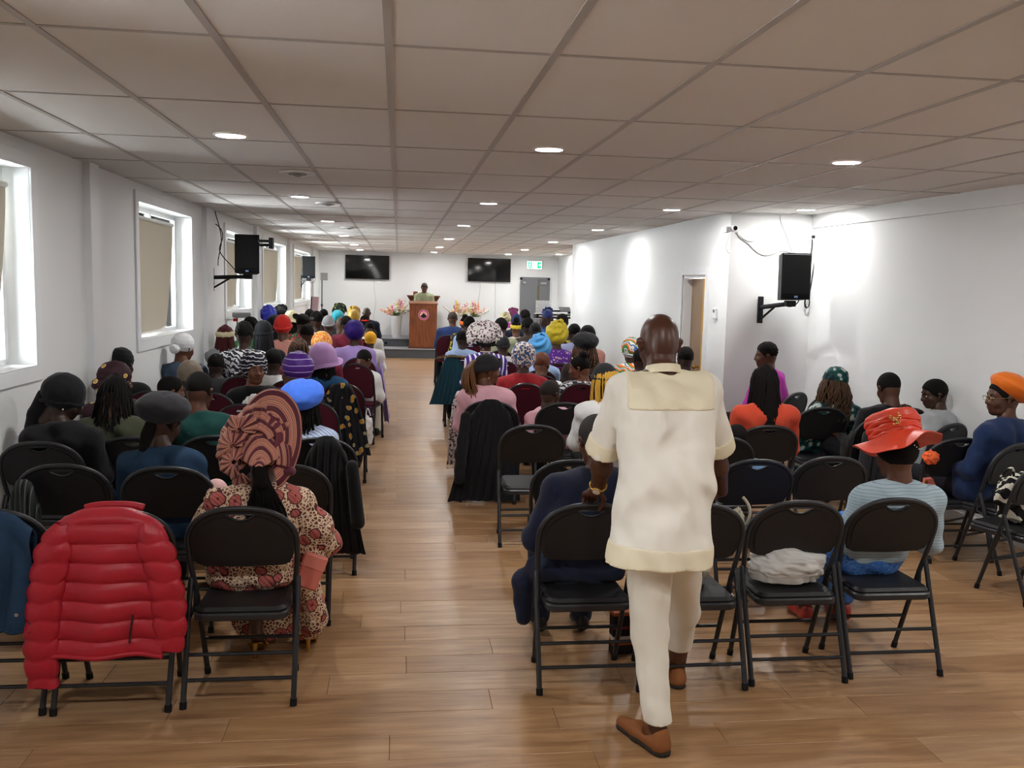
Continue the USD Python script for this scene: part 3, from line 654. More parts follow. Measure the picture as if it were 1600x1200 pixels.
    if kind == "headband":
        A, R = np.meshgrid(np.linspace(0, 2 * np.pi, 49), np.linspace(0, 1, 7), indexing="ij"); rr = 1 + .07 * np.sin(np.pi * R) - .10 * np.abs(R - .25)
        Pb = np.stack([.091 * k * rr * np.cos(A), .113 * k * rr * np.sin(A) - .014, .035 + .30 * .1 * np.sin(A) + .06 * (R - .4) + .003 * np.sin(9 * A)], -1)
        return [("headband", slab(Pb, .005))]
    raise KeyError(kind)
# ------------------------------------------------------------------ a person
SKIN = [plain(f"skin_{i}", c, .48, .4) for i, c in enumerate(("41281c", "523222", "322018", "613c29", "29190f", "734833"))]
hair_m = plain("hair_black", "110d0c", .85, .18, bump=(260., .6, .004)); eye_m = plain("eye_white", "d8d0c8", .25, .5); iris_m = plain("iris_brown", "150d09", .2, .5)
glass_m = plain("metal_frames", "c9b37a", .25, .5, 1.0)
shoe_m = plain("shoe_black", "151416", .4, .5)
lip_m = plain("lip_dark", "52241f", .45, .4)
def wrinkle(F, X, Y, Z, amp, ph=0.0):
    return F + amp * (np.sin(31 * X + 23 * Z + ph) * np.cos(19 * Z - 27 * Y + 2 * ph) + .6 * np.sin(53 * Z + 17 * X + 3 * ph) * np.cos(41 * Y - 11 * X))
people_n = [0]
def person(label, head, top, bottom=None, hair=("short", 0.0), hat_=None, skin=0, yaw=0, pitch=8, roll=0, s=1.0, face=0, sleeve=1.0, cx=None, cy=None, kind="m", seat=True, child=False, shw=.185, extra=None, group="people seated in the rows",
           chairlabel=None, eyes=False, feet=True, hatk=None, seed=None, hands=None, elbow=None, skirt=None, fixc=False, gl=False, w=1.0):
    people_n[0] += 1; n = people_n[0]; seed = seed if seed is not None else n
    u, v, Y = head; C = ony(u, v, Y); fa = math.radians(face)
    d = np.array([-math.sin(fa), math.cos(fa), 0])
    ch = None
    if seat:
        who = label.split("person ")[1] if "person " in label else label
        q = C - d * .33; bx, by = (q[0] if cx is None else cx), (q[1] if cy is None else cy)
        ch = chair(bx, by, kind, chairlabel or f"{'black folding chair' if kind == 'f' else 'maroon banquet chair'} under the person {who}", fa, fixc)
    later.append((label, C, top, bottom, hair, hat_, skin, yaw, pitch, roll, s, fa, sleeve, ch, child, shw, extra, group, eyes, feet, hatk, seed, hands, elbow, skirt, gl, w, kind))
later = []
def build_people():
    for a in later: _person(*a)
def _person(label, C, top, bottom, hair, hat_, skin, yaw, pitch, roll, s, fa, sleeve, ch, child, shw, extra, group, eyes, feet, hatk, seed, hands, elbow, skirt, gl, w, kind):
    d = np.array([-math.sin(fa), math.cos(fa), 0]); B = Rz(fa)
    stand = ch is None
    hip = np.array([ch[0], ch[1], 0]) + d * (.30 if kind == "f" else .26) if ch is not None else np.array([C[0], C[1], 0.]) - d * .04
    dist = C[1]; h = float(np.clip(.0030 * dist, .0125, .034)); hh = .0085 if dist < 9 else .0125
    hh = .007 if eyes else hh
    t = thing("person", label, "person", (hip[0], hip[1], 0), 0, group)
    c = C - hip; Rh = Rz(fa + math.radians(yaw)) @ Rx(-math.radians(pitch)) @ Ry(math.radians(roll)); Rn = B @ Rx(-math.radians(pitch * .5))
    sk = SKIN[skin]; seatz = .432 if kind == "f" else .475
    P = V3(0, 0, seatz + .095 * s) if not stand else V3(0, 0, 1.10)
    N = c + Rn @ V3(0, -.045, -.165) * s
    if not stand and N[2] < P[2] + .26: P[2] = max(seatz + .06, N[2] - .26)
    hx = B @ V3(1, 0, 0)
    N0 = N - V3(0, 0, .0); mid = (P + N) / 2 - d * .035; Q = N * .66 + mid * .34 - V3(0, 0, .02)
    if ch is not None:          # the back never sinks into the chair's backrest
        off = .30 if kind == "f" else .26
        for q, r_ in ((P, .135), (mid, .125), (Q, .12)):
            zb_ = min(q[2], .88); back = ((.29 - .3277 * zb_) if kind == "f" else (.07 - .143 * (zb_ - .45) + .03)) - off + r_ * s * w + .03
            if q[2] < .97 and q @ d < back: q += d * (back - q @ d)
    sw = shw * s
    S = {e: N + e * hx * (sw - .02) + V3(0, 0, -.065 * s) + d * .005 for e in (1, -1)}
    E = {e: S[e] + (e * hx * .055 + d * .06 - V3(0, 0, .245)) * s for e in (1, -1)}
    W = {e: P + e * hx * .10 * s + d * .27 * s + V3(0, 0, .10) for e in (1, -1)}
    if elbow: E.update({e: S[e] + B @ V3(*q) for e, q in elbow.items()})
    if hands: W.update({e: S[e] + B @ V3(*q) for e, q in hands.items()})
    for e in (1, -1):
        f = W[e] - E[e]; L = np.linalg.norm(f); m = .265 * s
        if L > m and not (hands and e in hands): W[e] = E[e] + f / L * m
    HP = {e: P + e * hx * .085 * s for e in (1, -1)}; K = {e: P + e * hx * .115 * s + d * .42 * s + V3(0, 0, -.0) for e in (1, -1)}
    AN = {e: K[e] + d * .0 + e * hx * 0 for e in (1, -1)}
    for e in (1, -1): K[e][2] = min(K[e][2], .52 * s + .02); AN[e] = V3(K[e][0], K[e][1], .09) - d * .03
    if stand:
        for e in (1, -1): K[e] = P + e * hx * .10 + V3(0, 0, -.40); AN[e] = P + e * hx * .11 + V3(0, 0, -.77); HP[e] = P + e * hx * .085
    w_ = w
    tor = []
    for e in (1, -1):
        a = e * hx * .07 * s
        tor += [(P + a, mid + a * .95, .118 * s * w_, .105 * s * w_), (mid + a * .95, Q + a * 1.05, .105 * s * w_, .102 * s * w_), (Q + a, S[e], .085 * s, .058 * s), (N, S[e], .05 * s, .052 * s), (HP[e], K[e], .088 * s, .064 * s)]
    arm = []
    for e in (1, -1): arm += [(S[e], E[e], .052 * s, .042 * s), (E[e], W[e], .042 * s, .029 * s)]
    leg = []
    for e in (1, -1): leg += [(K[e], AN[e], .060 * s, .040 * s)]
    neck = [(N - V3(0, 0, .03), c + Rh @ V3(0, -.03, -.06) * s, .06 * s, .054 * s)]
    body = blob(tor + arm + leg + neck, h, .03)
    hm = move(head_of(hh, child), c, R=Rh, s=s * (1.0 if not child else 1.0))
    parts = [body, hm]
    for e in (1, -1):
        f = W[e] - E[e]; f /= np.linalg.norm(f); up = V3(0, 0, 1) - f * f[2]; up /= np.linalg.norm(up); X = np.cross(f, up); R = np.stack([X, f, up], 1)
        parts.append(move(hand_of(.0075 if dist < 9 else .010, -e, .7), W[e] + f * .02, R=R, s=s))
    obj("body", cat(parts), sk, t, smooth=True)
    # clothes
    g = .014
    sl = []
    for e in (1, -1):
        if sleeve >= 1: sl += [(S[e], E[e], .054 * s + g, .047 * s + g), (E[e], W[e] - (W[e] - E[e]) * .06, .047 * s + g, .034 * s + g * .7)]
        elif sleeve > 0: sl += [(S[e], S[e] + (E[e] - S[e]) * sleeve, .054 * s + g, .05 * s + g * 1.3)]
    tt = [(a, b, ra + g, rb + g) for a, b, ra, rb in tor[0:4] + tor[5:9]]
    ncut = c[2] - .125 * s
    hz = P[2] - .03 if (skirt and bottom is not top) else -1.0
    def post(F, X, Y_, Z): return np.maximum(np.maximum(wrinkle(F, X, Y_, Z, min(.005, h * .3), seed), Z - (N[2] + .045 * s) + 0 * X), hz - Z + 0 * X)
    obj("shirt" if not skirt else "dress", blob(tt + sl, h, .03, post=post), top, t, smooth=True)
    bm = bottom if bottom is not None else trouser_m
    if skirt:
        kk = [(a, b, ra + .02, rb + .035) for a, b, ra, rb in (tor[4], tor[9])] + [(K[e], V3(AN[e][0], AN[e][1], .16) + d * .02, .075 * s, .085 * s) for e in (1, -1)] + [(P + e * hx * .07 * s, P + e * hx * .07 * s + V3(0, 0, .04), .118 * s * w + .012, .112 * s * w + .010) for e in (1, -1)] + [((HP[1] + HP[-1]) / 2, (K[1] + K[-1]) / 2, .09 * s, .075 * s), ((K[1] + K[-1]) / 2, (AN[1] + AN[-1]) / 2 + V3(0, 0, .08), .07 * s, .09 * s)]
        obj("skirt", blob(kk, max(h, .018), .05, post=lambda F, X, Y_, Z: np.maximum(wrinkle(F, X, Y_, Z, .006, seed), .10 - Z + 0 * X)), bm, t, smooth=True)
    else:
        kk = [(a, b, ra + .013, rb + .013) for a, b, ra, rb in (tor[4], tor[9])] + [(K[e], AN[e], .060 * s + .013, .046 * s + .012) for e in (1, -1)]
        obj("trousers", blob(kk, max(h, .018), .02), bm, t, smooth=True)
    if feet:
        for e in (1, -1): obj("shoe", move(shoe_of(.014), V3(AN[e][0], AN[e][1], .002), R=B, s=s), plain("sandal_red", "b03a30", .4, .5) if "coral organza" in label else shoe_m, t, smooth=True)
    T = lambda m: move(m, c, R=Rh, s=s)
    Th = lambda m: move(m, c, R=Rz(fa + math.radians(yaw)) @ Rx(-math.radians(pitch * .35)), s=s)
    if hair:
        k, *ar = hair; col = hair_m if len(ar) < 2 or ar[1] is None else ar[1]
        if k == "short": obj("hair", T(hair_short(ar[0])), col, t, smooth=True)
        elif k == "afro": obj("hair", T(hair_afro(ar[0])), col, t, smooth=True)
        elif k in ("long", "braids", "curls", "tail"):
            L = ar[0]; capm = hair_short(.004)
            if k == "long": m = cat(T(capm), Th(strands(110, L, .011, seed, 1.0, .002)))
            elif k == "braids": m = cat(T(capm), Th(strands(75, L, .0075, seed, 1.08, .004)))
            elif k == "curls": m = cat(T(capm), Th(strands(130, L, .009, seed, 1.25, .014, m=18)))
            else:
                gg = random.Random(seed); st = []
                for q in range(110):
                    a, b2, l = gg.uniform(-1, 1), gg.uniform(-1, 1), L * gg.uniform(.75, 1.05)
                    st.append(tube(spline([V3(.022 * a, -.095, .055 + .02 * b2), V3(.045 * a, -.15 + .02 * b2, .04 + .025 * b2), V3(.07 * a, -.165 + .035 * b2, -.04), V3(.085 * a + gg.uniform(-.02, .02), -.15 + .045 * b2, -.04 - l * .6), V3(.075 * a + gg.uniform(-.03, .03), -.13 + .045 * b2, -.04 - l)], 10) + .006 * np.c_[np.sin(np.linspace(0, 9, 10) + 6 * a), np.cos(np.linspace(0, 8, 10) + 5 * b2), np.zeros(10)] * np.linspace(0, 1, 10)[:, None], np.linspace(.009, .004, 10), 5, cap=False))
                m = cat(T(capm), Th(cat(st)))
            obj("hair", m, col, t, smooth=True)
        elif k == "bun":
            obj("hair", cat(T(hair_short(.004)), T(ball((.05, .05, .045), (0, -.06, .135), lambda q: .15 * nz(q, 6), 24, 16))), col, t, smooth=True)
        elif k == "grey": obj("hair", T(hair_short(ar[0])), col, t, smooth=True)
    if hat_:
        k, m, *ar = hat_; pit = math.radians(ar[0]) if ar else 0; rr = Rx(pit)
        for nm, ms in hat(k, hatk or 1.0, seed): obj(nm, T(move(ms, R=rr)), m, t, smooth=45)
    if eyes:
        for e in (1, -1):
            obj("eye", T(ball((.0112,) * 3, (e * .031, .0765, .004), None, 16, 10)), eye_m, t, smooth=True)
            lid = lambda p, e=e: V3(e * .031, .0765, .004) + (p - V3(e * .031, .0765, .004)) * np.where((p[..., 2] > .0075) | (p[..., 2] < -.0012), 1.0, .80)[..., None]
            obj("eyelid", T(ball((.0124,) * 3, (e * .031, .0765, .004), None, 20, 18, lid)), sk, t, smooth=True)
            obj("iris", T(ball((.0064, .0042, .0064), (e * .031, .0858, .004), None, 12, 8)), iris_m, t, smooth=True)
            obj("eyebrow", T(tube([(e * .016, .089, .026), (e * .032, .087, .031), (e * .047, .076, .026)], (.0025, .0032, .0018), 6)), hair_m, t, smooth=True)
        obj("lips", T(cat(tube(spline([(-.024, .083, -.060), (-.008, .0925, -.0555), (0, .092, -.057), (.008, .0925, -.0555), (.024, .083, -.060)], 9), .0042, 6), tube(spline([(-.022, .083, -.0635), (0, .0915, -.068), (.022, .083, -.0635)], 9), .0048, 6))), lip_m, t, smooth=True)
    if gl:
        for e in (1, -1):
            a = np.linspace(0, 2 * np.pi, 20, endpoint=False)
            obj("spectacle_rim", T(cat(tube([(e * .032 + .022 * math.cos(q), .103, .002 + .016 * math.sin(q)) for q in a], .0018, 6, closed=True), tube([(e * .054, .102, .006), (e * .08, .05, .008), (e * .086, -.01, .01)], .0018, 6))), glass_m, t, smooth=True)
    if extra:
        for nm, ms, m in extra(T, Th, dict(N=N, S=S, E=E, W=W, c=c, Rh=Rh, P=P, K=K, s=s, hx=hx, d=d)): obj(nm, ms, m, t, smooth=40)
    return t
trouser_m = plain("trousers_dark", "1d1e24", .85, .2)

gold_m = plain("watch_gold", "c9a04e", .25, .5, 1.0)
# ------------------------------------------------------------------ cloths
K = lambda name, c, **k: plain("cloth_" + name, c, k.pop("rough", .85), k.pop("spec", .2), sheen=k.pop("sheen", .1), **k)
c_black = K("black", "17171a"); c_navy = K("navy", "1c2238"); c_white = K("white", "dcdcdc"); c_charcoal = K("charcoal", "2a2a2e")
c_olive = K("olive", "3c4030"); c_teal = K("teal_green", "12403c"); c_denim = plain("cloth_denim", "293f58", .9, .1, bump=(900., .3, .001), var=.18); c_denim_l = plain("cloth_denim_light", "6f93bd", .9, .1, bump=(900., .3, .001), var=.15)
c_bluej = K("blue_jacket", "215078"); c_pink = K("pink", "e3aebb"); c_rose = K("dusty_pink", "c98d82"); c_red = K("red", "a3232c"); c_maroon = K("maroon", "6d1d33"); c_sage = K("sage", "959a7c")
c_brown = K("brown", "3a2e29"); c_sky = K("sky", "9fb7dc"); c_orange = K("rust_orange", "c4472e"); c_magenta = K("magenta", "b0369f"); c_greyw = K("grey_white", "aab0b3"); c_lilac = K("lilac", "a98fce", rough=.6)
c_green = K("green", "3c8f4c"); c_ivory = K("ivory", "d8d2c2")
h_blue = K("royal_blue", "2a35b0", rough=.5, spec=.5); h_beret = K("bright_blue", "4a7df0"); h_red = K("bright_red", "c92d27"); h_cream = K("cream", "cfc5a0"); h_lav = K("lavender", "b58cc4", rough=.55); h_vel = K("purple_velvet", "2a0f68", sheen=.0, rough=.6, spec=.25)
h_teal = K("teal", "1f8f9c", rough=.5); h_gold = K("gold", "b8902c", rough=.45, spec=.5, var=.25); h_grey = K("knit_grey", "8f8d90"); h_yel = K("yellow", "d8c12c", rough=.5, spec=.4); h_lblue = K("light_blue", "4c9bd8", rough=.5, spec=.4)
h_wht = K("head_white", "dfe2e4"); h_coral = plain("cloth_coral_organza", "e2492f", .4, .5, var=.12); h_orange = K("orange", "e0701c", rough=.5); h_taupe = K("taupe", "857766", rough=.6, spec=.4); h_navy = K("hat_navy", "25345f"); h_brownw = K("brown_wrap", "5f3220", rough=.6)
h_maroon = cells("cloth_maroon_gold_print", [(0, "caa040"), (.17, "e0c88a"), (.24, "341522")], 11, rough=.6); h_plum = bands("cloth_purple_silver_bands", [(0, "4d2280"), (.86, "b9a9d6")], 6.5, "z", 1.2, .45)
h_camo = cells("cloth_dark_yellow_print", [(0, "8a8a2c"), (.3, "26332a"), (.6, "1a1d1c")], 14, distort=.1); h_seq = cells("cloth_orange_gold_sequin", [(0, "e8d79a"), (.3, "d9b452"), (.5, "e2702c")], 60, rough=.35, distort=.03)
h_strp = bands("cloth_navy_white_stripe", [(0, "e2e2e2"), (.28, "1c2036")], 9, "z", 5, dscale=2.0); p_bw = bands("cloth_black_white_swirl", [(0, "d9d9dc"), (.42, "1f2230")], 8, "diagonal", 6, dscale=3.)
p_wb = cells("cloth_white_brown_lace", [(0, "3f2f36"), (.3, "6a5560"), (.42, "d5ccc9")], 34, "f1", distort=.04); p_blue = cells("cloth_blue_beige_print", [(0, "2a5f96"), (.36, "274a78"), (.5, "cfb9a8"), (.66, "e6e0da")], 42, distort=.02)
p_purp = bands("cloth_purple_white_sweep", [(0, "e4e0ea"), (.4, "46268c")], 5.5, "x", 3.); p_yel = cells("cloth_yellow_black_print", [(0, "c2b62e"), (.33, "8d8422"), (.45, "23231f")], 16, distort=.05); p_pur2 = cells("cloth_purple_floral", [(0, "c98f5e"), (.22, "dcd2e2"), (.3, "5d2a92")], 26, distort=.05)
p_fl = cells("cloth_teal_white_floral", [(0, "b9bfbb"), (.28, "8d9a97"), (.36, "0f4c49"), (.62, "10242b")], 15, distort=.09); p_blk = cells("cloth_black_yellow_print", [(0, "c78a1e"), (.24, "9c9a80"), (.33, "17161c")], 13, distort=.07)
p_col = bands("cloth_kente_print", [(0, "e0e0d4"), (.2, "2f9048"), (.42, "e46a22"), (.72, "e8e0d0"), (.86, "3a68b0")], 5, "diagonal", 5, dscale=2.); p_stripe = bands("cloth_blue_pinstripe", [(0, "7d94c4"), (.3, "c3d0e6")], 16, "diagonal", .5)
p_rib = bands("cloth_pale_blue_rib", [(0, "8fa5b4"), (.22, "aec4d0")], 20, "z", .2); p_sparkle = cells("cloth_black_pearl_dots", [(0, "e2e2e2"), (.08, "17161b")], 14); p_bluefl = cells("cloth_blue_paisley", [(0, "2c5aa8"), (.28, "5f8ed0"), (.5, "3f70bd")], 30, distort=.15)
p_tart = bands("cloth_dark_plaid", [(0, "5a605c"), (.2, "23272a")], 12, "x", .2); p_multi = cells("cloth_rainbow_print", [(0, "d9a22c"), (.3, "c23e6c"), (.5, "2f8a3c"), (.7, "d8d8d8")], 12)
br_dark = K("hair_auburn", "4a1518", rough=.6); br_mix = cells("hair_brown_mix", [(0, "6f4424"), (.4, "2a1a10")], 60, rough=.6); br_lite = plain("hair_light_brown", "6b4527", .55, .3, var=.3); br_bl = plain("hair_blonde_braid", "c99a35", .6, .3, var=.15); hr_grey = plain("hair_grey", "3b3837", .9, .1, var=.2); hr_tan = plain("hair_tan_brown", "4c3420", .6, .3, var=.3)
black = c_black
def coat_tail(T, Th, J):
    return [("jacket_tail", blob([(V3(-.17, -.07, .50), V3(.17, -.07, .50), .07, .065), (V3(-.19, -.02, .50), V3(-.27, .02, .40), .055, .055), (V3(-.27, .02, .40), V3(-.265, .02, .22), .055, .04)], .013, .03, post=lambda F, X, Y, Z: np.maximum(wrinkle(F, X, Y, Z, .007, 3), np.where(X > -.20, .436 - Z, -1.0))), c_navy)]
def lilac_train(T, Th, J):
    U, V = np.meshgrid(np.linspace(0, 1, 24), np.linspace(0, 1, 24), indexing="ij")
    P = np.stack([.25 + .10 * V + .03 * np.sin(9 * U + 2 * V), -.12 + .62 * U - .1 * V, .88 - .30 * U * (1 - V) - .78 * V + .02 * np.sin(12 * U)], -1)
    return [("gown_train", slab(P, .004), c_lilac)]
def coral_hat(T, Th, J):
    R = Ry(.0) @ Rx(-.30); q = lambda m: T(move(m, (0, -.01, .125), R=R, s=.86))
    a = np.linspace(0, 2 * np.pi, 73); P = np.stack([[V3(math.cos(b) * r * .148, math.sin(b) * r * .15, -.035 + .05 * (r - 1) * math.cos(2 * b + .6) - .085 * max(0, math.cos(b + .35)) ** 2 * (r - .9) * 1.3 - .12 * max(0, -math.cos(b - .5)) ** 2 * (r - .95) * 1.5 + .012 * math.sin(7 * b) * (r - 1)) for r in (.75, .9, 1.0, 1.15, 1.35, 1.55, 1.7)] for b in a])
    crown = [(.0, .108), (.10, .112), (.145, .105), (.155, .085), (.146, .02), (.142, -.035), (.128, -.04)]
    c = lathe(crown, 64); v = np.array(c.vertices); v[:, 0] *= 1 + .03 * np.sin(5 * np.arctan2(v[:, 1], v[:, 0])); c.vertices = v + .004 * np.sin(60 * v[:, [2, 2, 2]] + 8 * np.arctan2(v[:, [1]], v[:, [0]]))
    band = cat([torus_wrap((.150 - .003 * k, .150 - .003 * k), (0, 0, .055 - .022 * k), .014, .008 * (-1) ** k, 5 + k, 56, 8) for k in range(5)])
    br = cat([move(trimesh.creation.icosphere(1, .007), (-.09 + .05 * math.sin(k * 2.4) * (k / 26), -.15 - .008 * (k % 3), .02 + .05 * math.cos(k * 1.7) * (k / 26))) for k in range(26)])
    return [("hat_crown", q(c), h_coral), ("hat_band", q(band), h_coral), ("hat_brim", q(slab(P, .005)), h_coral), ("brooch", q(br), gold_pin), ("hair_net", T(ball((.10, .115, .10), (0, -.025, .03), lambda d: .03 * nz(d, 9), 40, 26, hairline)), hair_m), ("pearl_pin", T(cat([move(trimesh.creation.icosphere(1, .004), (.02 + .012 * k, -.135, .05 - .01 * k)) for k in range(3)])), pearl_pin)]
gold_pin = plain("brooch_gold", "d8b878", .25, .5, 1.0); pearl_pin = plain("pin_pearl", "e8e4dc", .25, .5)
# ------------------------------------------------------------------ left block, front to back
person("seated person with dark hair and denim jacket in black beret", (257, 662, 5.25), c_denim, hair=("short", .003), hat_=("beret", c_charcoal, 10), pitch=18, yaw=-28, roll=8, cx=-1.21, cy=4.86, kind="f", fixc=True, s=1.0, hatk=1.04, extra=lambda T, Th, J: [("hair_tail", Th(tube([(0, -.10, 0), (0, -.13, -.06), (-.02, -.14, -.15)], [.035, .035, .02], 10)), hair_m)])
person("seated person all in black with black headscarf near left wall", (103, 628, 5.85), black, hair=("short", .003), hat_=("bonnet", K("scarf_black", "15171b")), yaw=-62, pitch=28, cx=-2.13, cy=5.62, kind="f", fixc=True, skin=2, sleeve=1, hatk=1.04, extra=lambda T, Th, J: [("scarf_tail", Th(blob([(V3(-.03, -.115, .02), V3(-.05, -.15, -.10), .05, .045), (V3(-.05, -.15, -.10), V3(-.06, -.15, -.20), .045, .05)], .012, .02)), black), ("earring", T(ball((.006,) * 3, (.088, -.012, -.045), None, 10, 8)), K("pearl", "e8e4dc", rough=.3))])
person("seated person in olive shirt with long black braids", (180, 618, 6.1), c_olive, hair=("braids", .20, hair_m), yaw=0, pitch=24, cx=-1.64, cy=5.80, kind="f", fixc=True, skin=1)
person("seated person in dark green T-shirt with cropped hair", (312, 612, 6.15), c_teal, hair=("short", .003), yaw=-10, pitch=12, cx=-1.15, cy=5.85, kind="f", fixc=True, sleeve=.6, skin=1, shw=.20)
person("seated person in bright blue beret and pinstriped blue shirt", (474, 634, 6.15), p_stripe, hair=("braids", .26, hair_m), hat_=("beret", h_beret, 24), pitch=14, roll=-6, cx=-.50, cy=5.78, kind="f", fixc=True, hatk=1.06)
person("seated person in maroon headtie with gold print", (184, 597, 7.15), h_maroon, hair=None, hat_=("wrap", h_maroon, 12), yaw=-62, pitch=8, cx=-2.0, cy=6.92, eyes=True, hatk=1.06, skin=1)
person("seated person in black headscarf against left wall", (191, 572, 7.95), black, hair=("short", .003), hat_=("wrap", black), yaw=-15, pitch=8, cx=-2.04, cy=7.72, skin=2)
person("seated child with cropped hair facing right", (268, 612, 7.2), p_yel, hair=("short", .004), yaw=-60, pitch=6, s=.92, child=True, cx=-1.5, cy=6.95, eyes=True, skin=3, shw=.15)
person("seated person in shiny taupe headscarf", (297, 596, 7.9), K("taupe_coat", "5d5546"), hair=None, hat_=("turban", h_taupe), pitch=26, yaw=10, cx=-1.56, cy=7.66, hatk=1.05)
person("seated child with short hair in fourth maroon row", (338, 572, 9.35), c_charcoal, hair=("short", .004), pitch=6, s=.95, child=True, shw=.15, skin=2)
person("seated person looking back in striped navy headscarf", (398, 579, 8.3), black, hair=("short", .003), hat_=("turban", h_strp, 25), yaw=-138, pitch=-4, roll=-4, cx=-1.02, cy=8.02, eyes=True, skin=5, hatk=1.16, s=1.06, face=-18)
person("seated person in white knotted headwrap leaning on left wall", (288, 545, 9.45), K("grey_blue_coat", "3b4a5e"), hair=None, hat_=("wrap", h_wht, 8), yaw=-35, pitch=10, skin=3, hatk=1.05)
person("seated person in banded purple cap with silver trim", (459, 583, 7.4), p_sparkle, hair=("short", .003), hat_=("turban", h_plum, 16), yaw=48, pitch=10, roll=14, cx=-.88, cy=7.15, skin=1, hatk=1.14)
person("seated person in white headband with dark red hair", (352, 526, 11.3), K("heather_grey", "8b8d92"), hair=("long", .26, br_dark), hat_=("headband", h_cream), pitch=8, hatk=1.16)
person("seated person in black and white swirl shirt", (382, 524, 10.0), p_bw, hair=("afro", 0), pitch=4, s=1.1, skin=2)
person("seated person with untidy black hair and green shirt", (393, 513, 12.2), c_green, hair=("afro", 0), yaw=-35, pitch=6, s=1.08, skin=2)
person("seated child in white shirt behind purple cap", (427, 566, 9.0), c_white, hair=("short", .006), pitch=6, s=.98, child=True, skin=2)
person("seated person veiled in long black scarf", (412, 524, 10.9), black, hair=("long", .34, K("veil_black", "121318")), hat_=("beanie", K("veil_black", "121318")), pitch=14, hatk=1.12, s=1.08, sleeve=1)
person("seated person veiled in navy black scarf", (430, 512, 12.4), K("dark_red", "571019"), hair=("long", .32, K("veil_navy", "14151f")), hat_=("beanie", K("veil_navy", "14151f")), yaw=-25, pitch=8, hatk=1.12, s=1.06)
person("seated person in bright red knitted hat and pink shirt", (442, 514, 11.7), c_rose, hair=None, hat_=("beanie", h_red), pitch=8, hatk=1.2, s=1.06, skin=1)
person("seated person in royal blue satin gele", (420, 497, 15.2), h_blue, hair=None, hat_=("rosette", h_blue), pitch=4, hatk=1.15)
person("seated person in black sculpted hat near left windows", (439, 494, 16.4), black, hair=None, hat_=("knotgele", black), pitch=4)
person("seated person in cream cloche hat", (456, 503, 14.2), p_multi, hair=("long", .16), hat_=("cloche", h_cream), pitch=6, hatk=1.1, yaw=-10)
person("seated person in black cap and rainbow print", (474, 506, 13.2), p_multi, hair=("short", .01), hat_=("brim", black), pitch=10, yaw=-30, hatk=.72)
person("seated person with brown highlighted braids", (467, 549, 9.7), c_maroon, hair=("braids", .14, br_mix), pitch=12, s=1.05)
person("seated person in orange and gold sequined bonnet", (503, 543, 10.6), c_maroon, hair=None, hat_=("bonnet", h_seq), pitch=16, hatk=1.14)
person("seated person in lavender brimmed hat and blue jacket", (506, 566, 8.75), c_bluej, hair=("long", .24), hat_=("cloche", h_lav, 30), pitch=22, roll=-12, cx=-.62, cy=8.45, hatk=1.28)
person("seated person in purple velvet turban and sheer lilac gown", (554, 524, 11.7), c_lilac, bottom=c_lilac, skirt=True, hair=None, hat_=("turban", h_vel), pitch=4, hatk=1.2, s=1.05, cx=-.62, cy=11.4, w=1.12, shw=.21, extra=lilac_train)
person("seated child in white suit on the aisle seat", (569, 563, 10.9), c_white, bottom=c_ivory, hair=("short", .006), pitch=22, yaw=-25, s=.95, cx=-.48, cy=10.55, child=True, fixc=True, skin=1, face=-12)
person("seated person in maroon shirt beside the lilac gown", (541, 508, 13.6), c_maroon, hair=("short", .006), pitch=14, cx=-1.0, s=1.02)
person("seated person with large black afro", (495, 503, 14.9), K("pale_shirt", "b9b2b8"), hair=("afro", 0), pitch=8, s=1.25)
person("seated person in white shirt with rounded black hair", (480, 524, 12.3), c_white, hair=("afro", 0), pitch=8, s=1.05)
person("seated person in grey knitted beanie", (513, 509, 14.6), black, hair=None, hat_=("beanie", h_grey), pitch=8, s=1.1)
person("seated person in teal satin turban", (528, 500, 16.6), c_charcoal, hair=None, hat_=("turban", h_teal), pitch=6, hatk=1.12)
person("seated person in tall dark green and yellow headtie", (532, 489, 18.8), c_charcoal, hair=None, hat_=("gele", h_camo), pitch=4, hatk=.9)
person("seated bald person between teal turban and gold gele", (534, 508, 14.9), c_charcoal, hair=None, pitch=14, yaw=-25, s=1.05, skin=1)
person("seated person in gold satin gele", (553, 499, 16.2), K("gold_gown", "8a6c2a"), hair=None, hat_=("knotgele", h_gold), pitch=6, hatk=1.1)
person("seated bald person in navy suit at the left aisle front", (573, 490, 20.0), c_navy, hair=None, pitch=6, shw=.22, s=1.05, cx=-.72, skin=2)
person("seated person with red hairband and dark shawl", (570, 503, 18.4), black, hair=("long", .2), hat_=("headband", h_red), pitch=12, cx=-.75)
person("seated person in white shirt on the left aisle", (577, 516, 15.6), c_white, hair=("short", .006), pitch=28, cx=-.62, s=1.0)
person("seated child in yellow print bonnet", (579, 533, 13.0), c_white, hair=None, hat_=("bonnet", h_orange if False else K("mustard_print", "d29a22", var=.2)), pitch=10, s=.82, child=True, cx=-.55)
person("seated person with flat black hat near the end wall", (484, 496, 17.8), black, hair=("short", .01), hat_=("beanie", black), pitch=6, s=1.1)
person("seated person with short black hair near the music stand", (506, 493, 19.6), black, hair=("short", .01), pitch=6)
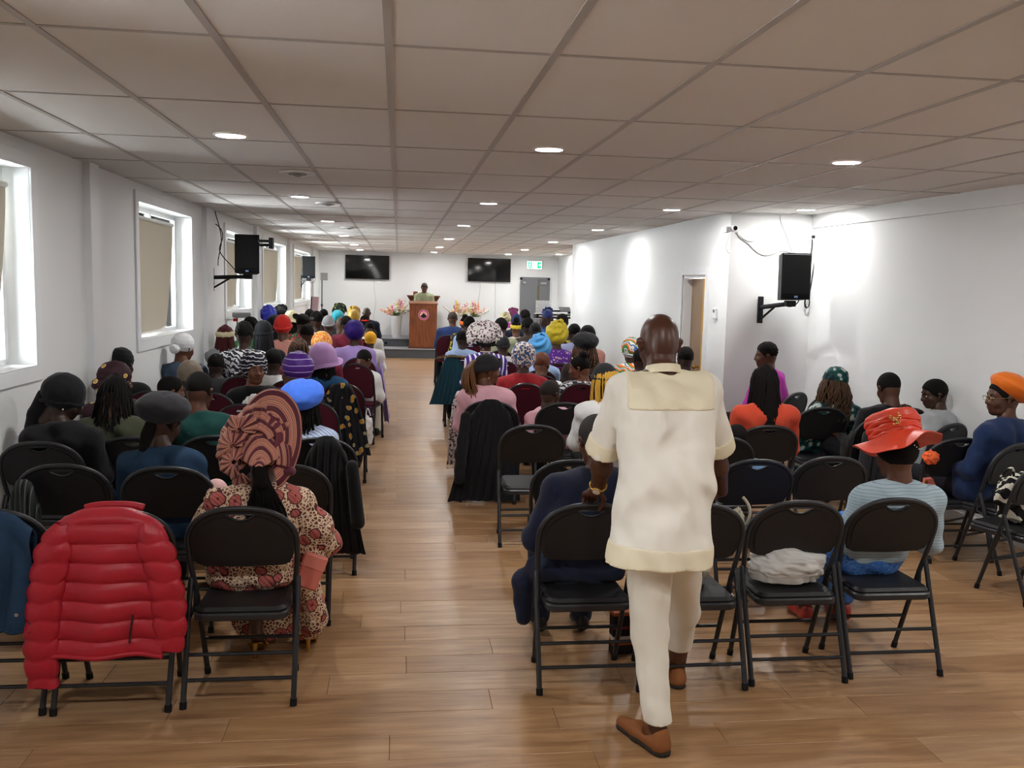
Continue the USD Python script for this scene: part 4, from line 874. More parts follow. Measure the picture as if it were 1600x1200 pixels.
# ------------------------------------------------------------------ right block, front to back
person("seated grey haired person in navy suit before the standing person", (931, 690, 4.36), c_navy, bottom=c_navy, hair=("short", .004, hr_grey), pitch=16, yaw=8, cx=.90, cy=4.0, kind="f", fixc=True, shw=.215, skin=1, gl=True, w=1.1, s=1.02, chairlabel="black folding chair under the standing person's left hand, navy suit seated on it", elbow={-1: (-.10, .06, -.27)}, extra=coat_tail)
person("seated child in denim jacket beside the standing person", (1150, 688, 6.1), c_denim_l, hair=("short", .008), pitch=8, s=.85, child=True, cx=2.22, cy=5.86, kind="f", fixc=True, skin=2)
person("seated person in coral organza hat and pale blue cardigan", (1398, 712, 4.35), p_rib, bottom=p_bluefl, skirt=True, hair=("bun", 0), hat_=None, pitch=12, yaw=6, cx=2.45, cy=4.06, kind="f", fixc=True, shw=.2, skin=3, w=1.08, extra=coral_hat)
person("seated person with long straight hair and rust orange top", (1194, 600, 6.6), c_orange, hair=("long", .30), pitch=8, yaw=-8, cx=2.78, cy=6.38, kind="f", fixc=True, s=1.06, sleeve=1, shw=.2)
person("seated person in magenta top facing the doorway", (1196, 556, 8.75), c_magenta, hair=("afro", 0), yaw=40, pitch=4, s=1.02, kind="f", cx=4.0, cy=8.55, fixc=True, face=35, skin=1)
person("seated person in teal and white floral outfit", (1302, 604, 7.65), p_fl, bottom=p_fl, hair=("curls", .26, hr_tan), hat_=("turban", p_fl, -10), pitch=12, roll=12, s=1.05, kind="f", cx=3.72, cy=7.42, fixc=True, hatk=1.0)
person("seated person in black suit leaning on one hand", (1388, 608, 7.1), black, hair=("short", .004), pitch=18, s=1.05, kind="f", cx=3.98, cy=6.86, fixc=True, shw=.225, skin=1)
person("seated child in grey sweatshirt leaning on neighbour", (1459, 617, 6.95), c_greyw, hair=("short", .006), yaw=58, pitch=10, s=.98, kind="f", cx=4.36, cy=6.52, fixc=True, face=25, child=True, eyes=True, skin=0, shw=.15, hands={-1: (-.02, .2, -.10), 1: (-.30, .12, .06)}, elbow={1: (-.12, .10, -.10)})
person("seated person in orange beret and navy jacket", (1566, 622, 5.85), K("navy_jacket", "1d2f55"), hair=("short", .003), hat_=("beret", h_orange, 22), yaw=62, pitch=2, s=1.05, kind="f", cx=4.26, cy=5.62, fixc=True, eyes=True, gl=True, face=20, skin=1, shw=.21)
person("seated person with blonde braids and dark cap", (945, 598, 6.75), c_white, hair=("braids", .42, br_bl), hat_=("beanie", c_charcoal, -10), pitch=10, yaw=30, kind="f", cx=1.62, cy=6.5, fixc=True, gl=True)
person("seated child with cropped hair in front of pink shirt", (860, 616, 7.8), c_pink, hair=("short", .004, hr_grey if False else plain("hair_cropped", "221815", .8)), yaw=-48, pitch=6, s=.95, child=True, kind="f", cx=1.44, cy=7.62, fixc=True, skin=0, sleeve=.5)
person("seated person in pink top with brown ponytail and headband", (762, 578, 7.9), c_pink, hair=("tail", .20, br_lite), hat_=("headband", c_charcoal), yaw=-66, pitch=4, roll=6, kind="f", cx=.80, cy=7.68, fixc=True, eyes=True, skin=3, s=1.08, hatk=1.1, face=-14, extra=lambda T, Th, J: [("earring", T(ball((.007, .007, .014), (.088, -.006, -.055), None, 10, 8)), glass_m), ("head_cap", T(ball((.088, .108, .092), (0, -.012, .045), None, 40, 24, hairline)), c_charcoal)])
person("seated person in blue and beige bonnet and red jacket", (817, 563, 8.95), c_red, hair=None, hat_=("bonnet", p_blue), pitch=8, hatk=1.12, s=1.05, cx=1.24, cy=8.62, fixc=True, shw=.2, w=1.1)
person("seated child looking left with hair clips", (905, 576, 8.85), p_bw, hair=("bun", 0), yaw=66, pitch=8, s=.98, child=True, cx=1.80, cy=8.68, fixc=True, eyes=True, skin=5, extra=lambda T, Th, J: [("hair_clip", T(ball((.02, .006, .01), (-.05, .05, .115), None, 12, 8)), K("pearl", "e8e4dc", rough=.3))])
person("seated person in brown headwrap and white shirt", (846, 574, 9.75), c_white, hair=("short", .003), hat_=("turban", h_brownw), pitch=22, yaw=-20, hatk=.92, cx=1.52, cy=9.45, skin=3)
person("seated person in black beret with long curly braids", (913, 545, 9.9), c_brown, hair=("curls", .34, br_mix), hat_=("beret", black, 14), pitch=8, hatk=.98, s=1.08)
person("seated person in light blue rosette headtie", (842, 551, 10.3), c_sky, hair=None, hat_=("rosette", h_lblue), pitch=10, hatk=1.14, s=1.04)
person("seated person in yellow satin rosette headtie", (869, 529, 11.3), p_pur2, hair=None, hat_=("rosette", h_yel), pitch=6, hatk=1.22, s=1.04)
person("seated person in colourful kente cap and orange print", (985, 550, 10.4), p_col, hair=None, hat_=("bonnet", p_col), pitch=6, hatk=1.08)
person("seated person with close black hair behind the standing person", (1001, 563, 9.6), p_col, hair=("short", .006), pitch=6, skin=2)
person("seated person with black hair right of the standing person", (1070, 562, 9.4), black, hair=("afro", 0), pitch=6, skin=2, cx=3.1)
person("seated person in tall white and brown patterned gele", (759, 533, 10.9), p_purp, hair=("long", .02, hair_m), hat_=("gele", p_wb), pitch=6, s=1.08, hatk=1.15, cx=1.02, skin=1, extra=lambda T, Th, J: [("necklace", T(torus_wrap((.062, .06), (0, -.03, -.115), .004, .01, 0, 30, 6)), K("pearl", "e8e4dc", rough=.3))])
person("seated child with cropped hair in light blue shirt", (722, 531, 12.2), c_sky, hair=("short", .004), pitch=8, s=.98, child=True, skin=2, cx=.85)
person("seated person in pale blue shirt with short black hair", (733, 508, 15.0), c_sky, hair=("short", .010), pitch=6, skin=2, s=1.08)
person("seated child with orange hair ribbon and yellow print", (726, 507, 15.9), p_yel, hair=("bun", 0), hat_=("headband", h_orange), pitch=6)
person("seated person in navy suit at the right aisle front", (707, 499, 17.2), K("suit_blue", "1d2f5c"), hair=("short", .002, plain("hair_thin", "2c1d16", .7)), pitch=8, s=1.08, shw=.23, cx=.92, skin=1)
person("seated person in sage shirt with sleek black hair", (783, 512, 13.4), c_sage, hair=("short", .012), pitch=8, s=1.06, yaw=-20)
person("seated child in round black cap in the right block", (786, 542, 11.4), c_white, hair=None, hat_=("beanie", c_charcoal), pitch=8, s=.95, child=True)
person("seated person in round cream hat near the end wall", (789, 502, 17.0), c_ivory, hair=None, hat_=("rosette", h_cream), pitch=4, hatk=.95)
person("seated person in magenta and plum headtie", (802, 495, 18.6), c_magenta, hair=None, hat_=("knotgele", K("plum", "7a2a5c", rough=.5)), pitch=4, hatk=.9)
person("seated person in navy knitted cap", (807, 503, 16.4), c_navy, hair=None, hat_=("beanie", h_navy), pitch=6)
person("seated person with braided updo and yellow hairband", (806, 514, 14.6), c_ivory, hair=("bun", 0), hat_=("headband", h_yel), pitch=10, skin=3)
person("seated person in brown shirt with high black hair", (824, 512, 13.9), c_brown, hair=("afro", 0), pitch=4, s=1.12, skin=2)
person("seated person with broad black afro near the keyboard", (820, 497, 17.6), black, hair=("afro", 0), pitch=4, s=1.2, skin=2)
person("seated person in black knitted cap behind brown shirt", (836, 520, 13.0), black, hair=None, hat_=("beanie", black), pitch=10, s=1.0)
person("seated person in navy print gele with braids", (855, 498, 15.8), p_bluefl, hair=("braids", .16, br_mix), hat_=("knotgele", K("navy_satin", "26356e", rough=.45)), pitch=6, hatk=.95)
person("seated person with black afro below the keyboard", (878, 506, 14.4), p_yel, hair=("afro", 0), pitch=6, s=1.15, skin=2)
person("seated person in pale lavender shirt by the partition", (897, 521, 12.6), K("pale_lavender", "a9b2dc"), hair=("short", .008), pitch=8, s=1.02, skin=2)
person("seated person in plain black bonnet by the partition", (917, 528, 11.6), c_rose, hair=None, hat_=("bonnet", black), pitch=8)
# ------------------------------------------------------------------ empty chairs of the rows
NB = [(-1.73, 3.97, "f", "black folding chair at the far left of the front row, under the blue denim jacket", 0), (-1.21, 3.96, "f", "black folding chair under the red puffer jacket", 0), (-1.76, 4.93, "f", "black empty folding chair in the second row, left of the black beret", 0),
      (-.60, 4.92, "f", "black folding chair hidden just ahead of the person in the striped gele", 0), (-1.17, 6.95, "m", "maroon banquet chair holding a crumpled white bag on its seat", 0),
      (1.02, 5.04, "f", "black empty folding chair in the second row behind the navy suit", 0), (1.41, 3.98, "f", "black folding chair under the standing person's right hand, cream cushion on it", 0), (1.93, 4.02, "f", "black folding chair with a white plastic bag on its seat", 0),
      (2.14, 5.05, "f", "black empty folding chair behind the standing person's right arm", 0), (2.66, 5.14, "f", "black empty folding chair left of the coral organza hat", 0), (.98, 6.36, "f", "black empty folding chair on the aisle behind the one draped in a black coat", 0),
      (3.97, 5.83, "f", "black empty folding chair with a coral clutch on its seat", 0), (4.02, 5.02, "f", "black folding chair at the right edge holding a zebra print bag", .30), (4.28, 8.35, "f", "black empty folding chair near the wall corner under the hung loudspeaker", 0)]
for a in NB: chair(*a, True)
def cloth_over(x, y, top, w, zb, flare=0.0, skew=0.0, d=.05, folds=4, amp=.012, front=.22, n=40, m=36, seed=1, kind="f", th=.008, wt=None, rd=.20, ab=True):
    """A coat hung over a chair's back: up the far side, over the rim, down the side that faces the viewer."""
    U, V = np.meshgrid(np.linspace(-1, 1, n), np.linspace(0, 1, m), indexing="ij"); wt = wt or w * .72
    rim = top + .016 - rd * np.clip(np.abs(U) - .12, 0, 1) ** 2.2
    L = (rim - zb); tot = front + L; s = V * tot; back = s < front
    z = np.where(back, rim - (front - s), rim - (s - front)); q = np.clip((s - front) / .05, -1, 1)
    yy = y + .035 - (z - .45) * 0 - d * (.5 + .5 * np.tanh(q * 1.6)) - .02; fall = np.clip((s - front) / np.maximum(L, .01), 0, 1)
    xx = x + U * (wt + (w - wt) * np.clip(fall * 2.2, 0, 1) + flare * fall ** 2) + skew * fall ** 2
    fold = amp * np.sin(U * folds * np.pi + seed) * np.clip(fall * 3, 0, 1) + amp * .6 * np.sin(U * folds * 2.3 + 5 * fall + seed * 2)
    yy = yy - (np.abs(fold) * 1.2 if ab else fold) - .03 * np.clip(fall, 0, 1) * (kind == "f")
    return np.stack([xx, yy, z], -1), U, fall, th
# --- red puffer jacket
red_m = plain("puffer_red", "b01f30", .42, .4, bump=(60., .25, .004)); redd = plain("puffer_red_lining", "7c1a2c", .5, .3)
def puffer(x, y):
    t = thing("jacket", "bright red quilted puffer jacket hung over a folding chair in the front row", "jacket", (x, y, 0))
    P, U, fall, th = cloth_over(0, 0, FT, .235, .285, amp=.014, folds=1.7, front=.2, n=90, m=110, seed=2, d=.105, wt=.225, rd=.11, ab=False)
    q = np.abs(np.sin(np.pi * (P[..., 2] - .02) / .082)) ** .55; P[..., 1] -= .020 * q * np.clip(fall * 8, 0, 1) + .012 * (1 - np.clip(fall * 8, 0, 1)) * q
    obj("back_panel", slab(P, .012), red_m, t, smooth=50)
    for e in (1, -1):
        zt, zb = .845, (.155 if e < 0 else .30); k = 90; zz = np.linspace(zt, zb, k); f = np.linspace(0, 1, k)
        cx = e * (.175 + .085 * np.sin(np.pi * np.clip(f * .62, 0, 1)) ); puff = .86 + .2 * np.abs(np.sin(np.pi * (zz - .03) / .082)) ** .6
        a = np.linspace(0, 2 * np.pi, 28, endpoint=False); ra = np.interp(f, [0, .06, .16, .8, 1], [.03, .055, .075, .070, .06]); rb = ra * .55
        R = np.stack([np.stack([cx[i] + ra[i] * puff[i] * np.cos(a), -.095 - .02 * f[i] + rb[i] * puff[i] * np.sin(a), zz[i] + .006 * np.cos(3 * a + i * .2)], -1) for i in range(k)])
        obj("sleeve", gridmesh(R.transpose(1, 0, 2), True), red_m, t, smooth=50)
        obj("cuff", tube([(cx[-1] + .055 * math.cos(b), -.105 + .03 * math.sin(b), zb + .004) for b in np.linspace(0, 2 * np.pi, 20, endpoint=False)], .010, 8, closed=True), redd, t, smooth=True)
    obj("hem", tube(P[:, -1] + V3(0, -.004, 0), .012, 8), red_m, t, smooth=True)
    obj("collar", tube([(u, .05, FT + .004 - .11 * max(0, abs(u / .235) - .12) ** 2.2) for u in np.linspace(-.12, .12, 14)], .018, 8), red_m, t, smooth=True)
    obj("zip", tube([(.115, -.128, .46), (.10, -.135, .34)], .004, 6), plain("zip_dark", "1c1416", .4, .5), t)
puffer(-1.21, 3.95)
# --- denim jacket
dj = thing("jacket", "dark blue denim jacket hung over a folding chair at the left edge", "jacket", (-1.74, 3.95, 0))
P, U, fall, th = cloth_over(0, 0, FT, .245, .40, amp=.02, folds=3, front=.2, n=50, m=50, seed=4, d=.10, wt=.225, rd=.12)
obj("back_panel", slab(P, .010), c_denim, dj, smooth=40); obj("hem", tube(P[:, -1], .008, 6), c_denim, dj, smooth=True)
for u0 in (14, 35): obj("seam", tube(P[u0, 14:48:2] + V3(0, -.008, 0), .0025, 5), plain("denim_thread", "5c7fa6", .8), dj)
obj("button", move(lathe([(0, 0), (.008, 0), (.008, .004), (0, .005)], 12), tuple(P[44, 43] + V3(0, -.012, 0)), R=Rx(math.pi / 2)), plain("button_steel", "b9bdc2", .3, .5, 1.0), dj)
obj("sleeve", blob([(V3(-.24, -.09, .80), V3(-.29, -.10, .60), .05, .05), (V3(-.29, -.10, .60), V3(-.27, -.11, .42), .05, .045)], .012, .02, post=lambda F, X, Y, Z: wrinkle(F, X, Y, Z, .005, 4)), c_denim, dj, smooth=True)
# --- coats on chairs
def coat(x, y, label, m, top=FT, w=.24, zb=.1, name="coat", **k):
    t = thing(name, label, "coat" if name == "coat" else name, (x, y, 0)); P, U, f, th = cloth_over(0, 0, top, w, zb, **k)
    obj("body", slab(P, .008), m, t, smooth=45); obj("hem", tube(P[:, -1], .006, 6), m, t, smooth=True); return t, P
ct, P = coat(.80, 7.66, "long black coat hung over the chair behind the pink top, touching the floor", black, zb=.03, flare=.07, skew=-.05, folds=4.5, amp=.022, w=.245, seed=3)
obj("sleeve", blob([(V3(-.22, -.07, .76), V3(-.255, -.10, .45), .045, .05), (V3(-.255, -.10, .45), V3(-.27, -.11, .22), .05, .045)], .014, .02, post=lambda F, X, Y, Z: wrinkle(F, X, Y, Z, .005, 4)), black, ct, smooth=True)
ct, P = coat(-.44, 5.74, "black coat hung over the aisle chair of the pinstriped shirt wearer", black, zb=.16, w=.17, flare=.02, skew=.06, folds=4, amp=.02, seed=5, wt=.13)
obj("sleeve", blob([(V3(.16, -.07, .72), V3(.20, -.09, .36), .04, .045)], .014, .02), black, ct, smooth=True)
ct, P = coat(3.98, 6.84, "dark coat hung over the chair of the black suited person", c_charcoal, zb=.22, w=.23, flare=.05, skew=-.06, seed=7, amp=.02)
obj("sleeve", blob([(V3(-.2, -.07, .74), V3(-.24, -.1, .4), .045, .05)], .014, .02), c_charcoal, ct, smooth=True)
ct, P = coat(.72, 11.9, "dark teal parka hung over an aisle chair of the right block, fur on its hood", K("parka_teal", "163a46"), top=MT, zb=.30, w=.20, flare=.02, skew=-.08, kind="m", seed=8)
g = random.Random(2)
obj("fur_trim", cat([tube([p, p + V3(g.uniform(-.03, .03), g.uniform(-.04, .01), g.uniform(.0, .04))], [.006, .001], 4) for p in [V3(-.2 + .4 * i / 90 + g.uniform(-.01, .01), -.05 + g.uniform(-.03, .05), MT - .01 - .03 * abs(2 * i / 90 - 1) ** 2) for i in range(91)] for _ in range(2)]), plain("fur_tan", "8a7348", .9, .1), ct)
ct, P = coat(.62, 9.0, "grey and white lace shawl hanging beside the right aisle", p_wb, top=.80, zb=.08, w=.10, flare=.02, front=.1, folds=3, name="shawl")
obj("fringe", cat([tube([q, q - V3(0, 0, .05)], .002, 4) for q in P[::2, -1]]), p_wb, ct)
ct, P = coat(-.52, 8.42, "black and yellow print shawl over the chair of the lavender hat wearer", p_blk, top=MT, zb=.28, w=.21, flare=.03, skew=.04, kind="m", seed=9, amp=.02)
obj("lining", slab(P[4:-4, 20:-6] + V3(0, .014, 0), .004), black, ct, smooth=45)
# --- bags and small things
def sack(name, label, cat_, p, r, m, seed=1, handles=True, squash=.5, knots=True):
    t = thing(name, label, cat_, p)
    def f(d): return .30 * (meshkit.noise(d * 2.2 + seed, seed) - .5) + .16 * np.abs(meshkit.noise(d * 5 + seed, seed + 3) - .5) * 2 - .1
    b = ball(r, (0, 0, r[2]), f, 60, 40); v = np.array(b.vertices); v[:, 2] = np.where(v[:, 2] < r[2] * squash, r[2] * squash * .0 + np.maximum(v[:, 2], 0) * .6, v[:, 2]); v[:, 2] = np.maximum(v[:, 2], .001); b.vertices = v
    obj("sack", b, m, t, smooth=60)
    if handles:
        for e in (1, -1): obj("handle", tube(spline([(e * r[0] * .35, .02 * e, r[2] * 1.7), (e * r[0] * .5, .03 * e, r[2] * 2.15), (e * r[0] * .75, .02, r[2] * 1.75)], 10), .007, 6), m, t, smooth=True)
    return t
plas_m = usdkit.material(stage, "/World/Looks/white_plastic_film", {"p": ("principled_bsdf", {"base_color": srgb("e3e2df"), "roughness": .35, "specular_ior_level": .5}), "t": ("translucent_bsdf", {"color": srgb("e3e2df")}), "m": ("mix_closure", {"fac": .25})}, [("p.BSDF", "m.closure1"), ("t.BSDF", "m.closure2")], surface="m.closure")
canv_m = plain("cream_canvas", "cfc8b4", .85, .2)
sack("plastic_bag", "white plastic bag lying on the seat of a front row folding chair", "plastic bag", (1.93, 4.15, .434), (.205, .13, .10), plas_m, 3)
sack("plastic_bag", "white plastic bag standing on the floor by the left aisle", "plastic bag", (-.40, 10.25, 0), (.13, .11, .21), plas_m, 5)
sack("plastic_bag", "white crumpled bag on a maroon chair behind the striped gele", "plastic bag", (-1.10, 7.2, .484), (.17, .12, .255), plas_m, 8, False)
sack("cushion", "cream cushion-like cloth bag on the chair under the standing person's right hand", "cloth bag", (1.40, 4.20, .434), (.15, .12, .085), canv_m, 11)
bag = sack("handbag", "black leather handbag beside the white plastic bag on the seat", "handbag", (2.08, 4.30, .434), (.11, .07, .07), plain("black_leather", "121214", .4, .5), 13); obj("clasp", move(box(-.03, .03, -.004, .004, -.008, .008, .002), (0, -.075, .12)), gold_m, bag)
strap = sack("tote_strap", "cream tote hanging between two front row chairs", "tote bag", (1.67, 4.16, .62), (.035, .05, .10), canv_m, 17, False)
obj("handle", tube(spline([(.02, -.05, .12), (.035, -.06, .20), (-.0, -.05, .26)], 10), .008, 6), canv_m, strap, smooth=True)
zb_m = bands("zebra_print", [(0, "d8d4c4"), (.42, "101012")], 7, "diagonal", 4.0, dscale=1.5)
zb = sack("tote_bag", "black and cream zebra print bag at the right edge of the picture", "tote bag", (3.96, 5.22, .434), (.15, .11, .17), zb_m, 21)
cl = thing("purse", "flat coral clutch lying on an empty chair behind the coral hat", "purse", (3.93, 6.02, .434), .35)
obj("pouch", move(box(-.13, .13, -.03, .03, 0, .13, .02), (0, 0, 0), 0, Rx(-.5)), plain("coral_clutch", "cf6f60", .55, .4), cl); obj("clasp", move(lathe([(0, 0), (.012, 0), (.012, .008), (0, .01)], 12), (-.125, -.0, .10), R=Ry(-math.pi / 2)), gold_m, cl)
fl = thing("scarf", "small bright orange scarf beside the coral hat's brim", "scarf", (3.755, 5.86, .74))
obj("cloth", ball((.06, .035, .05), (0, 0, 0), lambda d: .5 * nz(d, 4, 2), 36, 24), K("neon_orange", "f06a3c"), fl, smooth=50)
pk = thing("cap", "pale pink knitted cap on the chair left of the striped gele", "cap", tuple(ony(338, 768, 4.95)))
obj("dome", ball((.062, .07, .07), (0, 0, 0), lambda d: .012 * np.sin(30 * np.arctan2(d[..., 0], d[..., 1])), 60, 26), K("pale_pink", "e0b4b4"), pk, smooth=True); obj("cuff", torus_wrap((.06, .068), (0, 0, -.03), .012, .0, 20), K("pale_pink", "e0b4b4"), pk, smooth=True)
coat(-1.93, 4.90, "dark plaid shirt hung on the left side of an empty second row chair", p_tart, top=.80, w=.10, zb=.42, name="shirt", folds=3, front=.15, seed=6)
bk = thing("paper_bag", "small paper bag printed in black, orange and white on the floor under a front chair", "paper bag", (1.17, 4.38, 0), .15)
obj("bag_side", box(-.065, .065, -.03, .03, 0, .22, .004), bands("paper_bag_print", [(0, "1a1614"), (.35, "c05a2a"), (.5, "ddd6cc"), (.66, "1a1614"), (.9, "7e2a3a")], 2.1, "z", 1.2), bk); obj("bag_rim", tube([(-.062, -.028, .222), (.062, -.028, .222), (.062, .028, .222), (-.062, .028, .222)], .003, 5, closed=True), canv_m, bk)
# --- television sets
tvm = plain("screen_black", "08080a", .06, .5); bez = plain("bezel_black", "121214", .35, .5)
def tv(a, b, lab):
    t = thing("television", lab, "television", ((a[0] + b[0]) / 2, YB, (a[2] + b[2]) / 2)); w, hh_ = (b[0] - a[0]) / 2, (a[2] - b[2]) / 2
    obj("housing", move(box(-w, w, -.018, .02, -hh_, hh_, .006), (0, -.062, 0), R=Rx(-.012)), bez, t); obj("screen", move(box(-w + .015, w - .015, -.004, .0, -hh_ + .02, hh_ - .015), (0, -.078, 0), R=Rx(-.012)), tvm, t); obj("wall_mount", box(-.2, .2, -.036, 0, -.15, .15), bez, t)
    return t
tv(ony(540, 398, YB), ony(608, 437, YB), "wall-mounted black television on the end wall, left of the lectern")
tv(ony(731, 403, YB), ony(797, 441, YB), "wall-mounted black television on the end wall, between lectern and grey door")
cab_w = plain("cable_white", "c9c9c7", .5, .4); cab_b = plain("cable_black", "1b1b1c", .5, .4); cab_g = plain("cable_grey", "bdbdbb", .5, .4)
def cable(pts, m, lab, r=.006, n=40): obj("cable", tube(spline(pts, n), r, 6), m, None, smooth=True, label=lab, cat="cable")
def wallpts(l, y): return [ony(u, v, y) for u, v in l]
cable(wallpts([(586, 437), (585, 455), (587, 475), (584, 492), (585, 500)], YB - .02), cab_w, "white cable hanging below the left television")
cable(wallpts([(750, 441), (749, 462), (746, 480), (745, 492)], YB - .02), cab_w, "white cable hanging on the left below the right television")
cable(wallpts([(774, 441), (774, 470), (773, 497)], YB - .02), cab_w, "white cable hanging on the right below the right television")
# --- exit sign
e0, e1 = ony(823.5, 408, YB), ony(846, 420.5, YB)
ex = thing("exit_sign", "small green and white pictogram exit sign above the grey door", "exit sign", ((e0[0] + e1[0]) / 2, YB - .06, (e0[2] + e1[2]) / 2)); w, hh_ = (e1[0] - e0[0]) / 2, (e0[2] - e1[2]) / 2
obj("housing", box(-w - .01, w + .01, 0, .06, -hh_ - .01, hh_ + .02, .004), plain("sign_white", "e6e8e6", .5), ex)
obj("face", box(-w, w, -.004, 0, -hh_, hh_), lamp_mat("sign_white_lit", (.85, 1.0, .92), 2.2), ex)
gm = lamp_mat("sign_green_lit", srgb("1fc98a"), 1.6)
obj("pictogram_panel", box(-w * .88, -w * .38, -.008, -.004, -hh_ * .8, hh_ * .8), gm, ex); obj("pictogram_panel", box(w * .38, w * .88, -.008, -.004, -hh_ * .8, hh_ * .8), gm, ex)
fig = cat([move(trimesh.creation.icosphere(1, .016), (x, -.009, hh_ * .5)) for x in (-w * .6,)], tube([(-w * .62, -.010, hh_ * .3), (-w * .66, -.010, -hh_ * .1), (-w * .78, -.010, -hh_ * .6)], .008, 5), tube([(-w * .66, -.010, -hh_ * .1), (-w * .52, -.010, -hh_ * .3), (-w * .5, -.010, -hh_ * .65)], .008, 5), tube([(-w * .77, -.01, hh_ * .1), (-w * .62, -.01, hh_ * .28), (-w * .47, -.01, hh_ * .02)], .007, 5))
obj("running_figure", fig, lamp_mat("sign_white_lit", None, 0), ex)
obj("arrow", cat(tube([(w * .5, -.010, 0), (w * .76, -.010, 0)], .010, 5), tube([(w * .66, -.010, hh_ * .4), (w * .78, -.010, 0), (w * .66, -.010, -hh_ * .4)], .010, 5)), lamp_mat("sign_white_lit", None, 0), ex)
# --- lectern, altar, speaker, flowers
wood_l = usdkit.material(stage, "/World/Looks/lectern_walnut", {"g": ("geometry", {}), "m": ("mapping", {"scale": (9., 9., 1.2)}), "n": ("noise_texture", {"scale": 3., "detail": 6., "distortion": .7}), "r": ("rgb_ramp", {"ramp": [(.3, srgb("5e3018")), (.6, srgb("8a4d28"))]}), "p": ("principled_bsdf", {"roughness": .35})}, [("g.position", "m.vector"), ("m.vector", "n.vector"), ("n.fac", "r.fac"), ("r.color", "p.base_color")], surface="p.BSDF")
dark_l = plain("altar_wood_dark", "6a3820", .4, .4)
TR1 = .24
lx0, lx1 = ony(640, 480, 23.15)[0], ony(683, 480, 23.15)[0]; lt = ony(660, 475, 23.15)[2]; lxc, lw = (lx0 + lx1) / 2, (lx1 - lx0) / 2
le = thing("lectern", "brown wooden lectern with a round pink emblem on its front", "lectern", (lxc, 23.15, TR1))
obj("front_panel", box(-lw, lw, 0, .03, 0, lt - TR1 - .02, .004), wood_l, le)
for e in (1, -1): obj("side_panel", box(e * lw - .02 if e > 0 else -lw, e * lw if e > 0 else -lw + .02, .03, .42, 0, lt - TR1 - .02), wood_l, le)
obj("reading_top", move(box(-lw - .02, lw + .02, -.03, .46, -.015, .015, .005), (0, 0, lt - TR1), R=Rx(.12)), wood_l, le); obj("base", box(-lw - .02, lw + .02, -.02, .44, 0, .04, .005), dark_l, le)
lg = ony(662, 492, 23.15) - V3(lxc, 23.15, TR1); R_ = Rx(math.pi / 2)
def disc(r0, r1, y, m, nm):
    obj(nm, move(lathe([(r0, 0), (r1, 0), (r1, .004), (r0, .004)] if r0 else [(0, .004), (r1, .004), (r1, 0)], 40), (lg[0], y, lg[2]), R=R_), m, le, smooth=20)
pinkm = plain("emblem_pink", "c0408a", .4); disc(0, .135, -.002, plain("emblem_white", "ecdfe0", .4), "emblem"); disc(.093, .128, -.004, pinkm, "emblem_ring"); disc(0, .088, -.004, plain("emblem_peach", "e6b7a2", .4), "emblem_field")
from shapely.geometry import Polygon as Pg
hill = Pg([(-.082, -.03), (-.06, -.01), (-.035, .012), (-.018, .03), (-.008, .052), (.006, .050), (.012, .03), (.03, .018), (.05, .0), (.082, -.03), (.06, -.062), (.0, -.085), (-.06, -.062)])
obj("emblem_silhouette", move(trimesh.creation.extrude_polygon(hill, .003, engine="earcut"), (lg[0], -.008, lg[2]), R=R_), plain("emblem_black", "141214", .4), le)
a0, a1 = ony(636, 462, 24.5), ony(687, 462, 24.5); ac = (a0[0] + a1[0]) / 2; aw = (a1[0] - a0[0]) / 2
al = thing("pulpit", "carved dark wooden pulpit standing behind the speaker", "pulpit", (ac, 24.5, .46))
z0_ = a0[2] - .46
obj("cabinet", box(-aw * .78, aw * .78, -.2, .25, .06, z0_ - .16, .01), wood_l, al); obj("cornice", cat(*[box(-aw * (.8 + .05 * k), aw * (.8 + .05 * k), -.22 - .02 * k, .27, z0_ - .16 + .035 * k, z0_ - .125 + .035 * k, .006) for k in range(5)]), dark_l, al); obj("plinth", box(-aw * .85, aw * .85, -.24, .27, 0, .07, .01), dark_l, al); obj("finial", box(-aw * .62, -aw * .35, -.1, .1, z0_, z0_ + .12, .01), dark_l, al)
for e in (1, -1): obj("pilaster", lathe([(0, .07), (.06, .07), (.05, .12), (.045, z0_ - .25), (.06, z0_ - .2), (.06, z0_ - .16), (0, z0_ - .16)], 16, e * aw * .7, -.22), dark_l, al, smooth=30)
